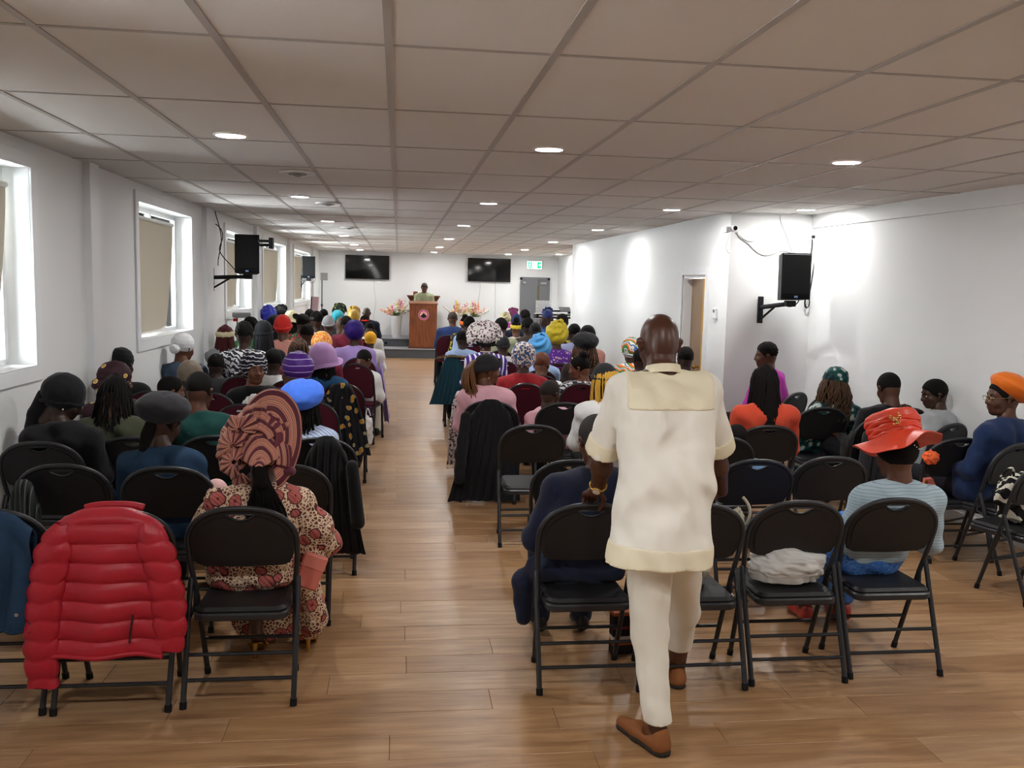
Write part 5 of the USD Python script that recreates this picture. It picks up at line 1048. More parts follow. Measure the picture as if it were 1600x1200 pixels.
def vase(u, v, Y, lab, labf, seed, z):
    p = ony(u, v, Y); H = .58
    t = thing("vase", lab, "vase", (p[0], Y, z)); obj("vessel", lathe([(0, 0), (.10, 0), (.11, .02), (.135, H * .6), (.17, H), (.155, H), (.12, H * .6), (.0, H * .5)], 28), plain("vase_white", "dfe1e2", .35, .5), t, smooth=35)
    t2 = thing("flower_bouquet", labf, "flowers", (p[0], Y, z + H - .05)); g = random.Random(seed); cols = ["efeee4", "ecdc8c", "eeb39f", "e88cc0", "ece0bc", "f3f2ec", "f0c8c0"]
    for k in range(24):
        a = g.uniform(0, 6.28); tilt = g.uniform(.25, 1.15) if k > 5 else g.uniform(.0, .35); L = g.uniform(.30, .50); d = V3(math.cos(a) * math.sin(tilt), math.sin(a) * math.sin(tilt) * .6, math.cos(tilt))
        sp = obj("stem", tube([(0, 0, 0), d * L * .5, d * L + V3(0, 0, -.02 * tilt)], .005, 5), plain("stem_green", "5c7a45", .7), t2)
        col = plain("petal_" + cols[k % 7], cols[k % 7], .6, .2); ms = []
        for j in range(13):
            q = d * (L * (.45 + .6 * j / 13)) + V3(g.uniform(-1, 1), g.uniform(-1, 1), g.uniform(-1, 1)) * .03 * (1.2 - j / 14)
            b = trimesh.creation.icosphere(1, .034 * (1.15 - .5 * j / 13)); b.vertices = b.vertices * V3(1, 1, .55); ms.append(move(b, q, R=Rx(g.uniform(-1, 1)) @ Ry(g.uniform(-1, 1))))
        obj("blossom", cat(ms), col, t2, smooth=True)
    obj("foliage", cat([move(slab(np.stack([[V3((u_ - .5) * .05 * math.sin(math.pi * v_), 0, v_ * .2) for u_ in (0, .5, 1)] for v_ in np.linspace(0.02, .98, 6)]), .002), (0, 0, .03), g.uniform(0, 6.28), Rx(g.uniform(.5, 1.3))) for _ in range(26)]), plain("leaf_green", "7c9466", .7), t2)
vase(619, 500, 23.95, "tall white vase on the platform left of the lectern", "pastel flower arrangement in the vase left of the lectern", 4, .46)
vase(715, 500, 24.0, "tall white vase on the platform right of the lectern", "pastel flower arrangement right of the lectern with a pink spike", 9, .46)
vase(742, 508, 24.2, "white vase on the platform, second right of the lectern", "small cream flower arrangement, second right of the lectern", 13, .46)
person("standing person in sage sweater reading at the lectern", (663, 450, 23.85), c_sage, hair=("short", .003, plain("hair_thin2", "231a16", .7)), yaw=0, pitch=22, seat=False, face=180, eyes=True, group=None, skin=1, shw=.21)
# --- loudspeakers on brackets
spk = plain("speaker_black", "17181b", .6, .3, bump=(300., .2, .001)); grille_m = plain("speaker_grille", "101113", .7, .3, bump=(900., .5, .002)); badge = plain("badge_blue", "8fb2e8", .3, .5)
def loudspeaker(c, rz, lab, w=.145, d=.13, h=.235, tilt=-.06):
    t = thing("loudspeaker", lab, "loudspeaker", c, rz); R = Rx(tilt)
    M_ = lambda m: move(m, R=R)
    pts = [(sx * (w if y < 0 else w * .72), y, sz * h) for sx in (-1, 1) for y in (-d, d) for sz in (-1, 1)]
    obj("cabinet", M_(tm(m3.Manifold.hull_points(np.array(pts, float)))), spk, t); obj("front_grille", M_(box(-w + .008, w - .008, -d - .012, -d + .002, -h + .05, h - .01, .006)), grille_m, t); obj("badge", M_(box(-.018, .018, -d - .016, -d - .010, -h + .014, -h + .034)), badge, t); obj("foot", M_(box(-w + .02, w - .02, -d, -d + .02, -h, -h + .045)), spk, t)
    return t
s1 = ony(387, 398, 11.6); loudspeaker(s1, .10, "black loudspeaker on a bracket between the second and third left windows")
s2 = ony(482, 418, 20.3); loudspeaker(s2, .10, "smaller-looking black loudspeaker at the far left, before the end wall")
s3 = ony(1238, 433, 9.0); loudspeaker(s3, -.12, "black loudspeaker hung on the partition's short face", .15, .13, .235)
def bracket(lab, wall, tip, ax):
    """A plate on the wall, an arm to the speaker and a strut."""
    t = thing("speaker_bracket", lab, "bracket", wall); v = np.asarray(tip, float) - np.asarray(wall, float); o = V3(0, .0, 0)
    pl_ = box(0, .025, -.03, .03, -.17, .12, .004) if ax == "x" else box(-.03, .03, -.025, 0, -.17, .12, .004)
    obj("wall_plate", pl_, spk, t); obj("arm", tube([(0, 0, 0), v * .98], .024, 8), spk, t, smooth=40); obj("strut", tube([(0, 0, -.14), v * .5 + V3(0, 0, -.015)], .012, 6), spk, t, smooth=40); obj("clamp", move(box(-.05, .05, -.04, .04, -.03, .03, .005), v), spk, t)
bracket("black arm bracket on the left wall under the nearer loudspeaker", (wl(11.7) + .0, 11.7, s1[2] - .29), (s1[0], s1[1] + .02, s1[2] - .27), "x")
bracket("black arm bracket on the left wall under the farther loudspeaker", (wl(20.4) + .06, 20.4, s2[2] - .29), (s2[0], s2[1] + .02, s2[2] - .27), "x")
bracket("black arm bracket on the partition's short face under its loudspeaker", (s3[0] - .14, 9.47, s3[2] - .33), (s3[0], 9.02, s3[2] - .275), "y")
lf = 11.35
cable([ony(336, 330, 11.3), ony(340, 345, 11.3), ony(346, 375, 11.4), ony(343, 395, 11.5), ony(341, 415, 11.6)], cab_b, "black cable running down the left wall to the nearer speaker's plate")
cable([ony(337, 350, 11.3), ony(345, 358, 11.3), ony(347, 375, 11.4), ony(343, 390, 11.5), ony(352, 405, 11.6), ony(368, 423, 11.65)], cab_b, "black cable looping from the left wall into the nearer speaker")
cable([ony(484, 433, 20.2), ony(487, 442, 20.2), ony(492, 438, 20.2), ony(490, 431, 20.2), ony(486, 434, 20.2)], cab_b, "black cable coil under the farther left speaker")
fx = 9.45
cable(wallpts([(1269, 374), (1268, 390), (1264, 412), (1262, 425)], 9.40), cab_b, "black cable from the socket down to the partition speaker's side")
cable(wallpts([(1279, 345), (1277, 370), (1274, 400), (1268, 440), (1262, 462), (1258, 470), (1261, 481), (1265, 472), (1261, 462), (1257, 474), (1260, 482)], 9.42), cab_b, "black cable coming down from the ceiling corner, coiled by the speaker")
cable(wallpts([(1249, 467), (1243, 476), (1236, 479), (1227, 477)], 9.2), cab_b, "black cable drooping under the partition speaker")
cable(wallpts([(1152, 362), (1158, 373), (1168, 380), (1176, 388), (1195, 399), (1210, 396), (1225, 392), (1238, 395), (1254, 386), (1268, 376)], 9.455), cab_g, "grey cable sagging across the partition's short face to the socket", .005, 60)
cable(wallpts([(1219, 336), (1222, 352), (1228, 366), (1234, 385), (1239, 395)], 9.455), cab_g, "grey cable dropping from the ceiling over the partition's short face", .005)
cable(wallpts([(1150, 363), (1160, 372), (1176, 377), (1186, 371), (1205, 361)], 9.455), cab_g, "short grey cable stub beside the security camera", .005)
cable(wallpts([(1140, 366), (1136, 378), (1136, 392), (1140, 396)], 9.44), cab_w, "white cable hanging below the security camera")
so = thing("wall_socket", "white wall socket high on the partition's short face with plugs", "socket", tuple(ony(1270, 368, 9.47))); obj("plate", box(-.035, .035, -.012, 0, -.05, .05, .003), trim_m, so); obj("plug", box(-.02, .02, -.04, -.012, -.03, .0, .004), cab_b, so)
cc = thing("security_camera", "small white security camera on the partition's outer corner", "camera", tuple(ony(1146, 357, 9.36)))
obj("housing", move(lathe([(0, -.07), (.028, -.07), (.032, -.06), (.032, .05), (.025, .06), (0, .06)], 20), R=Rx(math.pi / 2) ), trim_m, cc, smooth=30); obj("lens", move(lathe([(0, .062), (.022, .062), (.024, .058), (.0, .058)], 18), R=Rx(math.pi / 2)), plain("lens_black", "060608", .1, .6), cc, smooth=30); obj("base", box(-.09, -.04, -.02, .10, -.045, .02, .006), trim_m, cc)
th_ = thing("thermostat", "small white thermostat beside the doorway in the partition", "thermostat", (wp(9.78), 9.78, ony(1124, 490, 9.78)[2])); obj("case", box(-.03, 0, -.05, .05, -.06, .06, .006), trim_m, th_); obj("display", box(-.032, -.029, -.03, .02, .01, .045), plain("lcd_grey", "6b7470", .3), th_)
tm2 = thing("tv_bracket", "black articulated television mount above the third left window", "mount", tuple(ony(415, 380, 13.9)))
tw = wl(13.9) - ony(415, 380, 13.9)[0]; obj("plate", box(tw - .01, tw + .03, -.09, .09, -.10, .10, .005), spk, tm2); obj("arm", cat(tube([(tw, 0, .03), (.08, -.05, .03)], .02, 8), tube([(tw, 0, -.03), (.08, -.05, -.03)], .02, 8)), spk, tm2, smooth=40); obj("head", box(.06, .12, -.12, .02, -.08, .08, .005), spk, tm2)
ws = thing("projector", "grey camera on a small stand by the sill of the third left window", "camera", tuple(ony(362, 496, 12.6) + V3(.13, 0, 0)))
obj("body", move(box(-.12, .12, -.06, .06, -.03, .04, .01), (0, 0, .03), .2), plain("device_grey", "8e9090", .5), ws); obj("grip", move(box(-.03, .05, -.04, .04, -.14, 0, .01), (.08, 0, 0), 0, Ry(-.35)), spk, ws); obj("pole", tube([(-.06, 0, 0), (-.06, 0, -.42)], .008, 6), cab_b, ws); obj("red_tab", box(-.10, -.04, -.065, -.05, -.05, -.01), c_red, ws)
# --- stand with a lamp box, leaning frame, keyboard, side screen
pb = ony(503, 432, 22.4)
ls = thing("light_stand", "thin black stand carrying a small white panel lamp in the far left corner", "light stand", (pb[0], 22.4, 0)); obj("pole", tube([(0, 0, .02), (0, 0, pb[2] - .05)], .013, 8), cab_b, ls, smooth=40); obj("collar", tube([(0, 0, 1.28), (0, 0, 1.34)], .024, 8), cab_b, ls, smooth=40); obj("panel_lamp", box(-.03, .14, -.05, .05, pb[2] - .09, pb[2] + .09, .008), plain("panel_lamp_grey", "a9abad", .3, .5), ls); obj("diffuser", box(-.07, -.03, -.06, .06, pb[2] - .1, pb[2] + .1, .006), trim_m, ls)
for k in range(3): obj("leg", tube([(0, 0, .32), (.28 * math.cos(2.1 * k + .4), .28 * math.sin(2.1 * k + .4), .01)], .009, 6), cab_b, ls)
pf = thing("picture_frame", "pinkish banner board leaning in the far left corner", "picture", (-2.02, 22.2, .9), -.5); obj("board", move(box(-.09, .09, -.012, .012, 0, .62, .003), R=Rx(-.12)), plain("banner_pink", "b79aa4", .6), pf); obj("edge", move(box(-.115, -.09, -.02, .02, 0, .62, .003), R=Rx(-.12)), cab_b, pf)
obj("easel_leg", cat(tube([(-.08, .05, 0), (-.08, .1, -.9)], .012, 6), tube([(.08, .05, 0), (.08, .1, -.9)], .012, 6), tube([(0, .1, .3), (0, .4, -.9)], .012, 6)), cab_b, pf)
k0 = ony(836, 490, 20.3); k1 = ony(912, 494, 20.3)
kb = thing("keyboard", "long black and silver electric keyboard on a stand at the far right", "keyboard", ((k0[0] + k1[0]) / 2 + .05, 20.3, 0)); kw = (k1[0] - k0[0]) / 2 + .05; kz = k0[2]
obj("case", box(-kw, kw, -.17, .17, kz - .10, kz - .005, .01), spk, kb); obj("top_panel", box(-kw, kw, -.17, .17, kz - .005, kz + .01, .003), plain("keyboard_silver", "b4b5b6", .4, .5), kb)
obj("music_rest", cat(box(-kw * .45, kw * .35, .0, .02, kz + .05, kz + .085), box(-kw * .42, -kw * .36, -.05, .08, kz + .01, kz + .06), box(kw * .25, kw * .32, -.05, .08, kz + .01, kz + .06), move(box(-kw * .08, kw * .32, -.1, .1, 0, .015), (0, .0, kz + .10), R=Rx(.5))), spk, kb)
for e in (1, -1): obj("stand_leg", cat(tube([(e * kw * .7, -.2, .02), (e * kw * .7, .0, kz - .1)], .016, 8), tube([(e * kw * .7, .2, .02), (e * kw * .7, .0, kz - .1)], .016, 8), tube([(e * kw * .7, -.24, .02), (e * kw * .7, .24, .02)], .016, 8)), cab_b, kb)
obj("white_key", box(-kw * .9, kw * .9, -.19, -.165, kz - .06, kz - .03, .004), trim_m, kb)
sh = thing("acrylic_screen", "clear acrylic panel standing before the grey door behind the keyboard", "screen", tuple(ony(851, 482, 21.4)))
obj("panel", box(-.22, .16, -.004, .004, -.25, .19), usdkit.material(stage, "/World/Looks/acrylic", {"t": ("transparent_bsdf", {}), "g": ("diffuse_bsdf", {"color": srgb("c9cccf")}), "m": ("mix_closure", {"fac": .42})}, [("t.BSDF", "m.closure1"), ("g.BSDF", "m.closure2")], surface="m.closure"), sh); obj("post", tube([(-.1, 0, -.25), (-.1, 0, -ony(851, 482, 21.4)[2])], .012, 6), cab_b, sh)
rs = ony(911, 428, 19.6); st_ = thing("television", "black screen seen edge-on on the far right wall", "television", (4.40, 19.6, rs[2])); obj("housing", box(-.07, -.01, -.32, .32, -.22, .22, .006), bez, st_); obj("wall_mount", box(-.012, .04, -.1, .1, -.1, .1), bez, st_)
chair(4.1, 19.2, "m", "maroon banquet chair beside the keyboard", 0, True)
def linen(name, col):
    """Crumpled linen: creases of bump over a plain colour."""
    nodes = {"g": ("geometry", {}), "m": ("mapping", {"rotation": (0.3, .9, .2), "scale": (1.0, 1.0, .55)}), "n": ("noise_texture", {"scale": 5.5, "detail": 3.0, "type": "ridged_multifractal", "distortion": 1.1}), "f": ("noise_texture", {"scale": 800.0}),
             "b1": ("bump", {"strength": .8, "distance": .05}), "b2": ("bump", {"strength": .12, "distance": .001}), "p": ("principled_bsdf", {"base_color": srgb(col), "roughness": .8, "specular_ior_level": .2})}
    return usdkit.material(stage, "/World/Looks/" + name, nodes, [("g.position", "m.vector"), ("m.vector", "n.vector"), ("n.fac", "b1.height"), ("g.position", "f.vector"), ("f.fac", "b2.height"), ("b1.normal", "b2.normal"), ("b2.normal", "p.normal")], surface="p.BSDF")
# ------------------------------------------------------------------ the standing person in cream, leaning on two chair backs
cream_m = linen("cream_linen", "f3efe4"); yoke_m = plain("cream_linen_double", "efe6ca", .8, .2, bump=(700., .12, .001)); pant_m = plain("cream_trousers", "ebe7da", .8, .2)
tan_m = plain("tan_suede", "8a5630", .7, .25, var=.12); sole_m = plain("sole_dark", "2a2420", .7, .3)
def standing():
    org = V3(1.11, 3.5, 0)
    t = thing("person", "standing person in cream tunic and trousers leaning on two chair backs, seen from behind", "person", org, 0)
    L = lambda *a: V3(*a) - org
    c = L(1.115, 3.76, 1.635); N = L(1.105, 3.66, 1.50); Rh = Rz(-.06) @ Rx(-.30)
    S = {-1: L(.932, 3.62, 1.45), 1: L(1.278, 3.63, 1.455)}
    E = {-1: L(.890, 3.75, 1.17), 1: L(1.392, 3.77, 1.18)}
    W = {-1: L(.905, 3.925, .965), 1: L(1.50, 3.95, .95)}
    HPL, HPR = L(1.03, 3.49, .84), L(1.17, 3.53, .84); KL, KR = L(1.045, 3.49, .47), L(1.30, 3.83, .42); AL, AR = L(1.065, 3.385, .10), L(1.335, 3.985, .10)
    neck = [(N + V3(0, -.01, -.05), c + Rh @ V3(0, -.035, -.05), .068, .060), (c + Rh @ V3(-.03, -.07, -.065), c + Rh @ V3(.03, -.07, -.065), .020, .020, .02)]
    h = .0095
    tor = [(HPL, L(1.05, 3.53, 1.1), .085, .085), (HPR, L(1.16, 3.54, 1.1), .085, .085), (L(1.05, 3.53, 1.1), L(1.04, 3.6, 1.36), .085, .08), (L(1.16, 3.54, 1.1), L(1.18, 3.6, 1.36), .085, .08), (L(1.04, 3.6, 1.36), S[-1], .06, .045), (L(1.18, 3.6, 1.36), S[1], .06, .045), (N, S[-1], .062, .055), (N, S[1], .062, .055)]
    arms = []
    for e in (-1, 1): arms += [(S[e], E[e], .05, .045), (E[e], E[e] * .6 + W[e] * .4, .046, .045), (E[e] * .6 + W[e] * .4, W[e], .045, .030)]
    legs = [(HPL, KL, .08, .055), (KL, AL, .058, .04), (HPR, KR, .08, .055), (KR, AR, .058, .04)]
    head = move(head_of(.0062, False), c, R=Rh, s=1.06)
    scalp = move(ball((.0795, .100, .0925), (0, -.013, .036), None, 48, 32, hairline), c, R=Rh, s=1.06)
    body = [blob(tor + arms + legs + neck, h, .028), head]
    # hands grip the chair backs: fingers over the rim, thumb on the near side
    for e, f, up, side in ((-1, V3(-.10, .80, -.42), V3(.0, .45, .85), 1), (1, V3(-.62, .55, -.48), V3(-.25, .45, .8), -1)):
        f = f / np.linalg.norm(f); up = up - f * (f @ up); up /= np.linalg.norm(up); X = np.cross(f, up); R = np.stack([X, f, up], 1)
        body.append(move(blob(hand_bones(1.15, .05, side, .9), .004, .006, pad=.012), W[e] + f * .022, R=R, s=1.04))
    obj("body", cat(body), plain("skin_standing", "4d2c1e", .36, .5), t, smooth=True)
    obj("spectacle_arm", move(cat(tube([(-.083, .06, .012), (-.088, -.0, .014), (-.086, -.03, .002)], .0022, 6), tube([(.083, .06, .012), (.088, -.0, .014), (.086, -.03, .002)], .0022, 6)), c, R=Rh, s=1.06), gold_m, t, smooth=True)
    # tunic
    hem = L(0, 0, .765)[2]
    tb = [(L(.98, 3.47, .72), L(1.02, 3.53, 1.1), .135, .118), (L(1.07, 3.46, .70), L(1.10, 3.52, 1.1), .15, .132), (L(1.16, 3.48, .72), L(1.18, 3.54, 1.1), .135, .118), (L(1.03, 3.53, 1.1), L(1.01, 3.60, 1.36), .125, .115), (L(1.18, 3.54, 1.1), L(1.205, 3.605, 1.36), .125, .115),
          (L(1.01, 3.585, 1.36), S[-1], .105, .070), (L(1.205, 3.59, 1.36), S[1], .105, .070), (L(1.1, 3.57, 1.2), L(1.105, 3.59, 1.40), .12, .10), (N - V3(0, 0, .02), S[-1], .068, .064), (N - V3(0, 0, .02), S[1], .068, .064)]
    sl = []
    for e in (-1, 1):
        x = V3(e * .012, -.006, 0); cuff = S[e] + (E[e] - S[e]) * 1.0
        sl += [(S[e], cuff + x, .070, .074)]
    def folds(F, X, Y, Z):
        gx, gz = X - (.0), Z
        return F + .010 * np.sin(26 * gz + 14 * np.abs(gx) * 2.2 + 3 * np.sin(9 * gx)) * np.exp(-((gz - 1.02) / .16) ** 2) + .006 * np.sin(34 * X + 9 * Z) * np.clip((1.25 - gz) / .5, 0, 1) + .003 * np.sin(47 * Z + 23 * X) * np.cos(31 * X - 20 * Y)
    cuts = []
    for e in (-1, 1): v = E[e] - S[e]; cuts.append((E[e], v / np.linalg.norm(v), e))
    F, o = field(tb + sl, .009, .022, pad=.05); n = F.shape; top_ = o + .009 * (np.array(n) - 2)
    FB, _ = field(tb, .009, .022, lo=o, hi=top_); FS, _ = field(sl, .009, .022, lo=o, hi=top_)
    FB, FS = (np.pad(q, [(0, max(0, a - b)) for a, b in zip(n, q.shape)], constant_values=.1)[:n[0], :n[1], :n[2]] for q in (FB, FS))
    ax = [o[i] + .009 * np.arange(n[i]) for i in range(3)]; X, Y, Z = ax[0][:, None, None], ax[1][None, :, None], ax[2][None, None, :]
    for p, n_, e in cuts:
        pl = (X - p[0]) * n_[0] + (Y - p[1]) * n_[1] + (Z - p[2]) * n_[2]
        FS = np.where(e * X > .05, np.maximum(FS, pl), FS)
    w0_ = np.maximum(.03 - np.abs(FB - FS), 0); FU = np.minimum(FB, FS) - w0_ * w0_ / .12 * (Z > L(0, 0, 1.30)[2])
    def post(F, X, Y, Z):
        F = folds(F, X, Y, Z); F = np.maximum(F, hem - .03 * X - Z)
        return np.maximum(F, Z - (N[2] + .052) + .25 * (Y - N[1]))
    def fin(G):
        G = np.array(G, np.float32); G[0], G[-1], G[:, 0], G[:, -1], G[:, :, 0], G[:, :, -1] = .1, .1, .1, .1, .1, .1; return surfnet(G, o, .009)
    T0 = post(FU, X, Y, Z); obj("tunic", fin(T0), cream_m, t, smooth=True)
    obj("yoke", fin(np.maximum(post(FU - .0045, X, Y, Z), np.maximum(L(0, 0, 1.385)[2] - Z + 0 * X, np.abs(X - .0) - .185))), yoke_m, t, smooth=True)
    obj("hem_band", fin(np.maximum(T0 - .003, Z - (hem + .085) - .03 * X * -1)), yoke_m, t, smooth=True)
    for p, nn, e in cuts:
        pl = (X - p[0]) * nn[0] + (Y - p[1]) * nn[1] + (Z - p[2]) * nn[2]
        obj("cuff", fin(np.maximum(np.maximum(FS + .001 * np.sin(40 * X) - .005, -.075 - pl), np.maximum(.10 - e * X, pl))), yoke_m, t, smooth=True)
    a = np.linspace(0, 2 * np.pi, 40, endpoint=False)
    col = np.stack([np.stack([N + V3(0, -.0, .0) + V3(math.cos(q) * (.078 - .004 * k), math.sin(q) * (.074 - .004 * k) - .004, .018 + .017 * k - .02 * math.sin(q)) for k in range(3)]) for q in np.r_[a, a[:1]]])
    obj("collar", slab(col, .005), yoke_m, t, smooth=35)
    pb = lambda A_, B_, C_: [(A_, B_, .105, .082), (B_, C_, .080, .066)]
    def ppost(F, X, Y, Z): return np.maximum(F + .0035 * np.sin(38 * Z + 30 * X) * np.cos(20 * Y + 14 * Z), np.where(X > .12, .20, .125) - Z)
    obj("trousers", blob([(HPL, KL, .10, .078), (KL, AL + V3(0, 0, -.0), .072, .058), (HPR, KR, .098, .075), (KR, AR, .068, .055), (HPL, HPR, .11, .11)], .010, .03, post=ppost), pant_m, t, smooth=True)
    for A_, rz in ((AL, .42), (AR, -.10)):
        up = [(V3(0, -.045, .04), V3(0, -.04, .078), .036, .036), (V3(0, -.04, .038), V3(0, .10, .034), .040, .036), (V3(0, .10, .034), V3(-.004, .20, .026), .038, .028), (V3(0, -.01, .14), V3(0, .03, .075), .034, .034, -.008)]
        obj("shoe", move(blob(up, .006, .02, post=lambda F, X, Y, Z: np.maximum(F, .016 - Z + 0 * X)), V3(A_[0], A_[1], 0) + Rz(rz) @ V3(0, .02, 0), rz), tan_m, t, smooth=True)
        so = [(V3(0, -.045, .012), V3(0, .08, .012), .041, .040), (V3(0, .08, .012), V3(-.004, .195, .012), .042, .032)]
        obj("shoe_sole", move(blob(so, .007, .012, post=lambda F, X, Y, Z: np.maximum(F, np.maximum(Z - .019, .002 - Z) + 0 * X)), V3(A_[0], A_[1], 0) + Rz(rz) @ V3(0, .02, 0), rz), sole_m, t, smooth=30)
    # watch on the left wrist
    f = W[-1] - E[-1]; f /= np.linalg.norm(f); q = W[-1] - f * .03; u = np.cross(f, V3(0, 0, 1)); u /= np.linalg.norm(u); w_ = np.cross(u, f)
    ring = [q + u * .036 * math.cos(b) + w_ * .034 * math.sin(b) for b in np.linspace(0, 2 * np.pi, 28, endpoint=False)]
    strap = obj("watch", tube(ring, .0062, 8, closed=True), gold_m, t, smooth=True)
    nrm = (-u * .25 + w_ * .2 - V3(0, .95, 0)); nrm -= f * (f @ nrm); nrm /= np.linalg.norm(nrm); R = np.stack([np.cross(nrm, f), f, nrm], 1) if True else None
    R = np.stack([np.cross(f, nrm), f, nrm], 1)
    obj("watch_case", move(lathe([(0, 0), (.020, 0), (.022, .004), (.020, .009), (.017, .009)], 24), q + nrm * .031, R=R), gold_m, t, smooth=30)
    obj("watch_dial", move(lathe([(.017, .0085), (0, .0085)], 24), q + nrm * .031, R=R), plain("dial_white", "e6dfcf", .3, .5), t)
standing()
# ------------------------------------------------------------------ the person in the striped gele, nearest on the left
def flower_print():
    nodes = {"g": ("geometry", {}), "n": ("noise_texture", {"scale": 9.0, "detail": 2.0}), "a": ("vector_math", {"math_type": "multiply_add", "vector2": (.035,) * 3}),
             "v": ("voronoi_texture", {"scale": 11.0, "feature": "f1"}), "r": ("rgb_ramp", {"ramp": [(0, srgb("7c3236")), (.10, srgb("c06a64")), (.35, srgb("5a2c30")), (.40, srgb("e2cfae"))], "interpolate": False}),
             "e": ("voronoi_texture", {"scale": 58.0, "feature": "distance_to_edge"}), "er": ("rgb_ramp", {"ramp": [(0, srgb("ead9ba")), (.09, srgb("b98c78")), (.2, srgb("64403a"))], "interpolate": False}),
             "mk": ("rgb_ramp", {"ramp": [(0, (0, 0, 0)), (.40, (1, 1, 1))], "interpolate": False}), "k": ("rgb_to_bw", {}), "m": ("mix_color", {}), "p": ("principled_bsdf", {"roughness": .8, "specular_ior_level": .25}), "bp": ("bump", {"strength": .5, "distance": .003}),
             "pt": ("wave_texture", {"scale": 22.0, "bands_direction": "diagonal", "distortion": 9.0, "detail": 1.0}), "pr": ("rgb_ramp", {"ramp": [(0, (.62, .55, .5)), (.35, (1, 1, 1))], "interpolate": False}), "mm": ("mix_color", {"blend_type": "multiply", "fac": .8})}
    links = [("g.position", "n.vector"), ("n.color", "a.vector1"), ("g.position", "a.vector3"), ("a.vector", "v.vector"), ("a.vector", "e.vector"), ("v.distance", "r.fac"), ("v.distance", "mk.fac"), ("mk.color", "k.color"), ("k.val", "m.fac"),
             ("e.distance", "er.fac"), ("r.color", "mm.a"), ("g.position", "pt.vector"), ("pt.fac", "pr.fac"), ("pr.color", "mm.b"), ("mm.result", "m.a"), ("er.color", "m.b"), ("m.result", "p.base_color"), ("e.distance", "bp.height"), ("bp.normal", "p.normal")]
    return usdkit.material(stage, "/World/Looks/cloth_coral_lace_floral", nodes, links, surface="p.BSDF")
lace_m = flower_print()
def stripe_mat(name, scale, direction="y"):
    ramp = [(0, srgb("5e2436")), (.10, srgb("c98a78")), (.17, srgb("8c4438")), (.22, srgb("cc9280")), (.32, srgb("a3503f")), (.36, srgb("cf9884")), (.46, srgb("6b3a30")), (.50, srgb("c98a78")), (.60, srgb("9a4a3c")), (.64, srgb("c78f7c")), (.76, srgb("7a3430")), (.80, srgb("5e2436"))]
    nodes = {"g": ("texture_coordinate", {}), "w": ("wave_texture", {"scale": scale, "bands_direction": direction, "profile": "saw", "distortion": .0}), "r": ("rgb_ramp", {"ramp": ramp, "interpolate": False}), "p": ("principled_bsdf", {"roughness": .62, "specular_ior_level": .35, "sheen_weight": .2}),
             "b": ("noise_texture", {"scale": 900.0}), "bp": ("bump", {"strength": .15, "distance": .001}), "q": ("geometry", {})}
    return usdkit.material(stage, "/World/Looks/" + name, nodes, [("g.UV", "w.vector"), ("w.fac", "r.fac"), ("r.color", "p.base_color"), ("q.position", "b.vector"), ("b.fac", "bp.height"), ("bp.normal", "p.normal")], surface="p.BSDF")
ao1, ao2 = stripe_mat("aso_oke_wide", .7), stripe_mat("aso_oke_fine", .8)
ao3 = stripe_mat("aso_oke_across", 4.0, "x")
maro_c = plain("aso_oke_maroon", "6a2b3c", .6, .35)
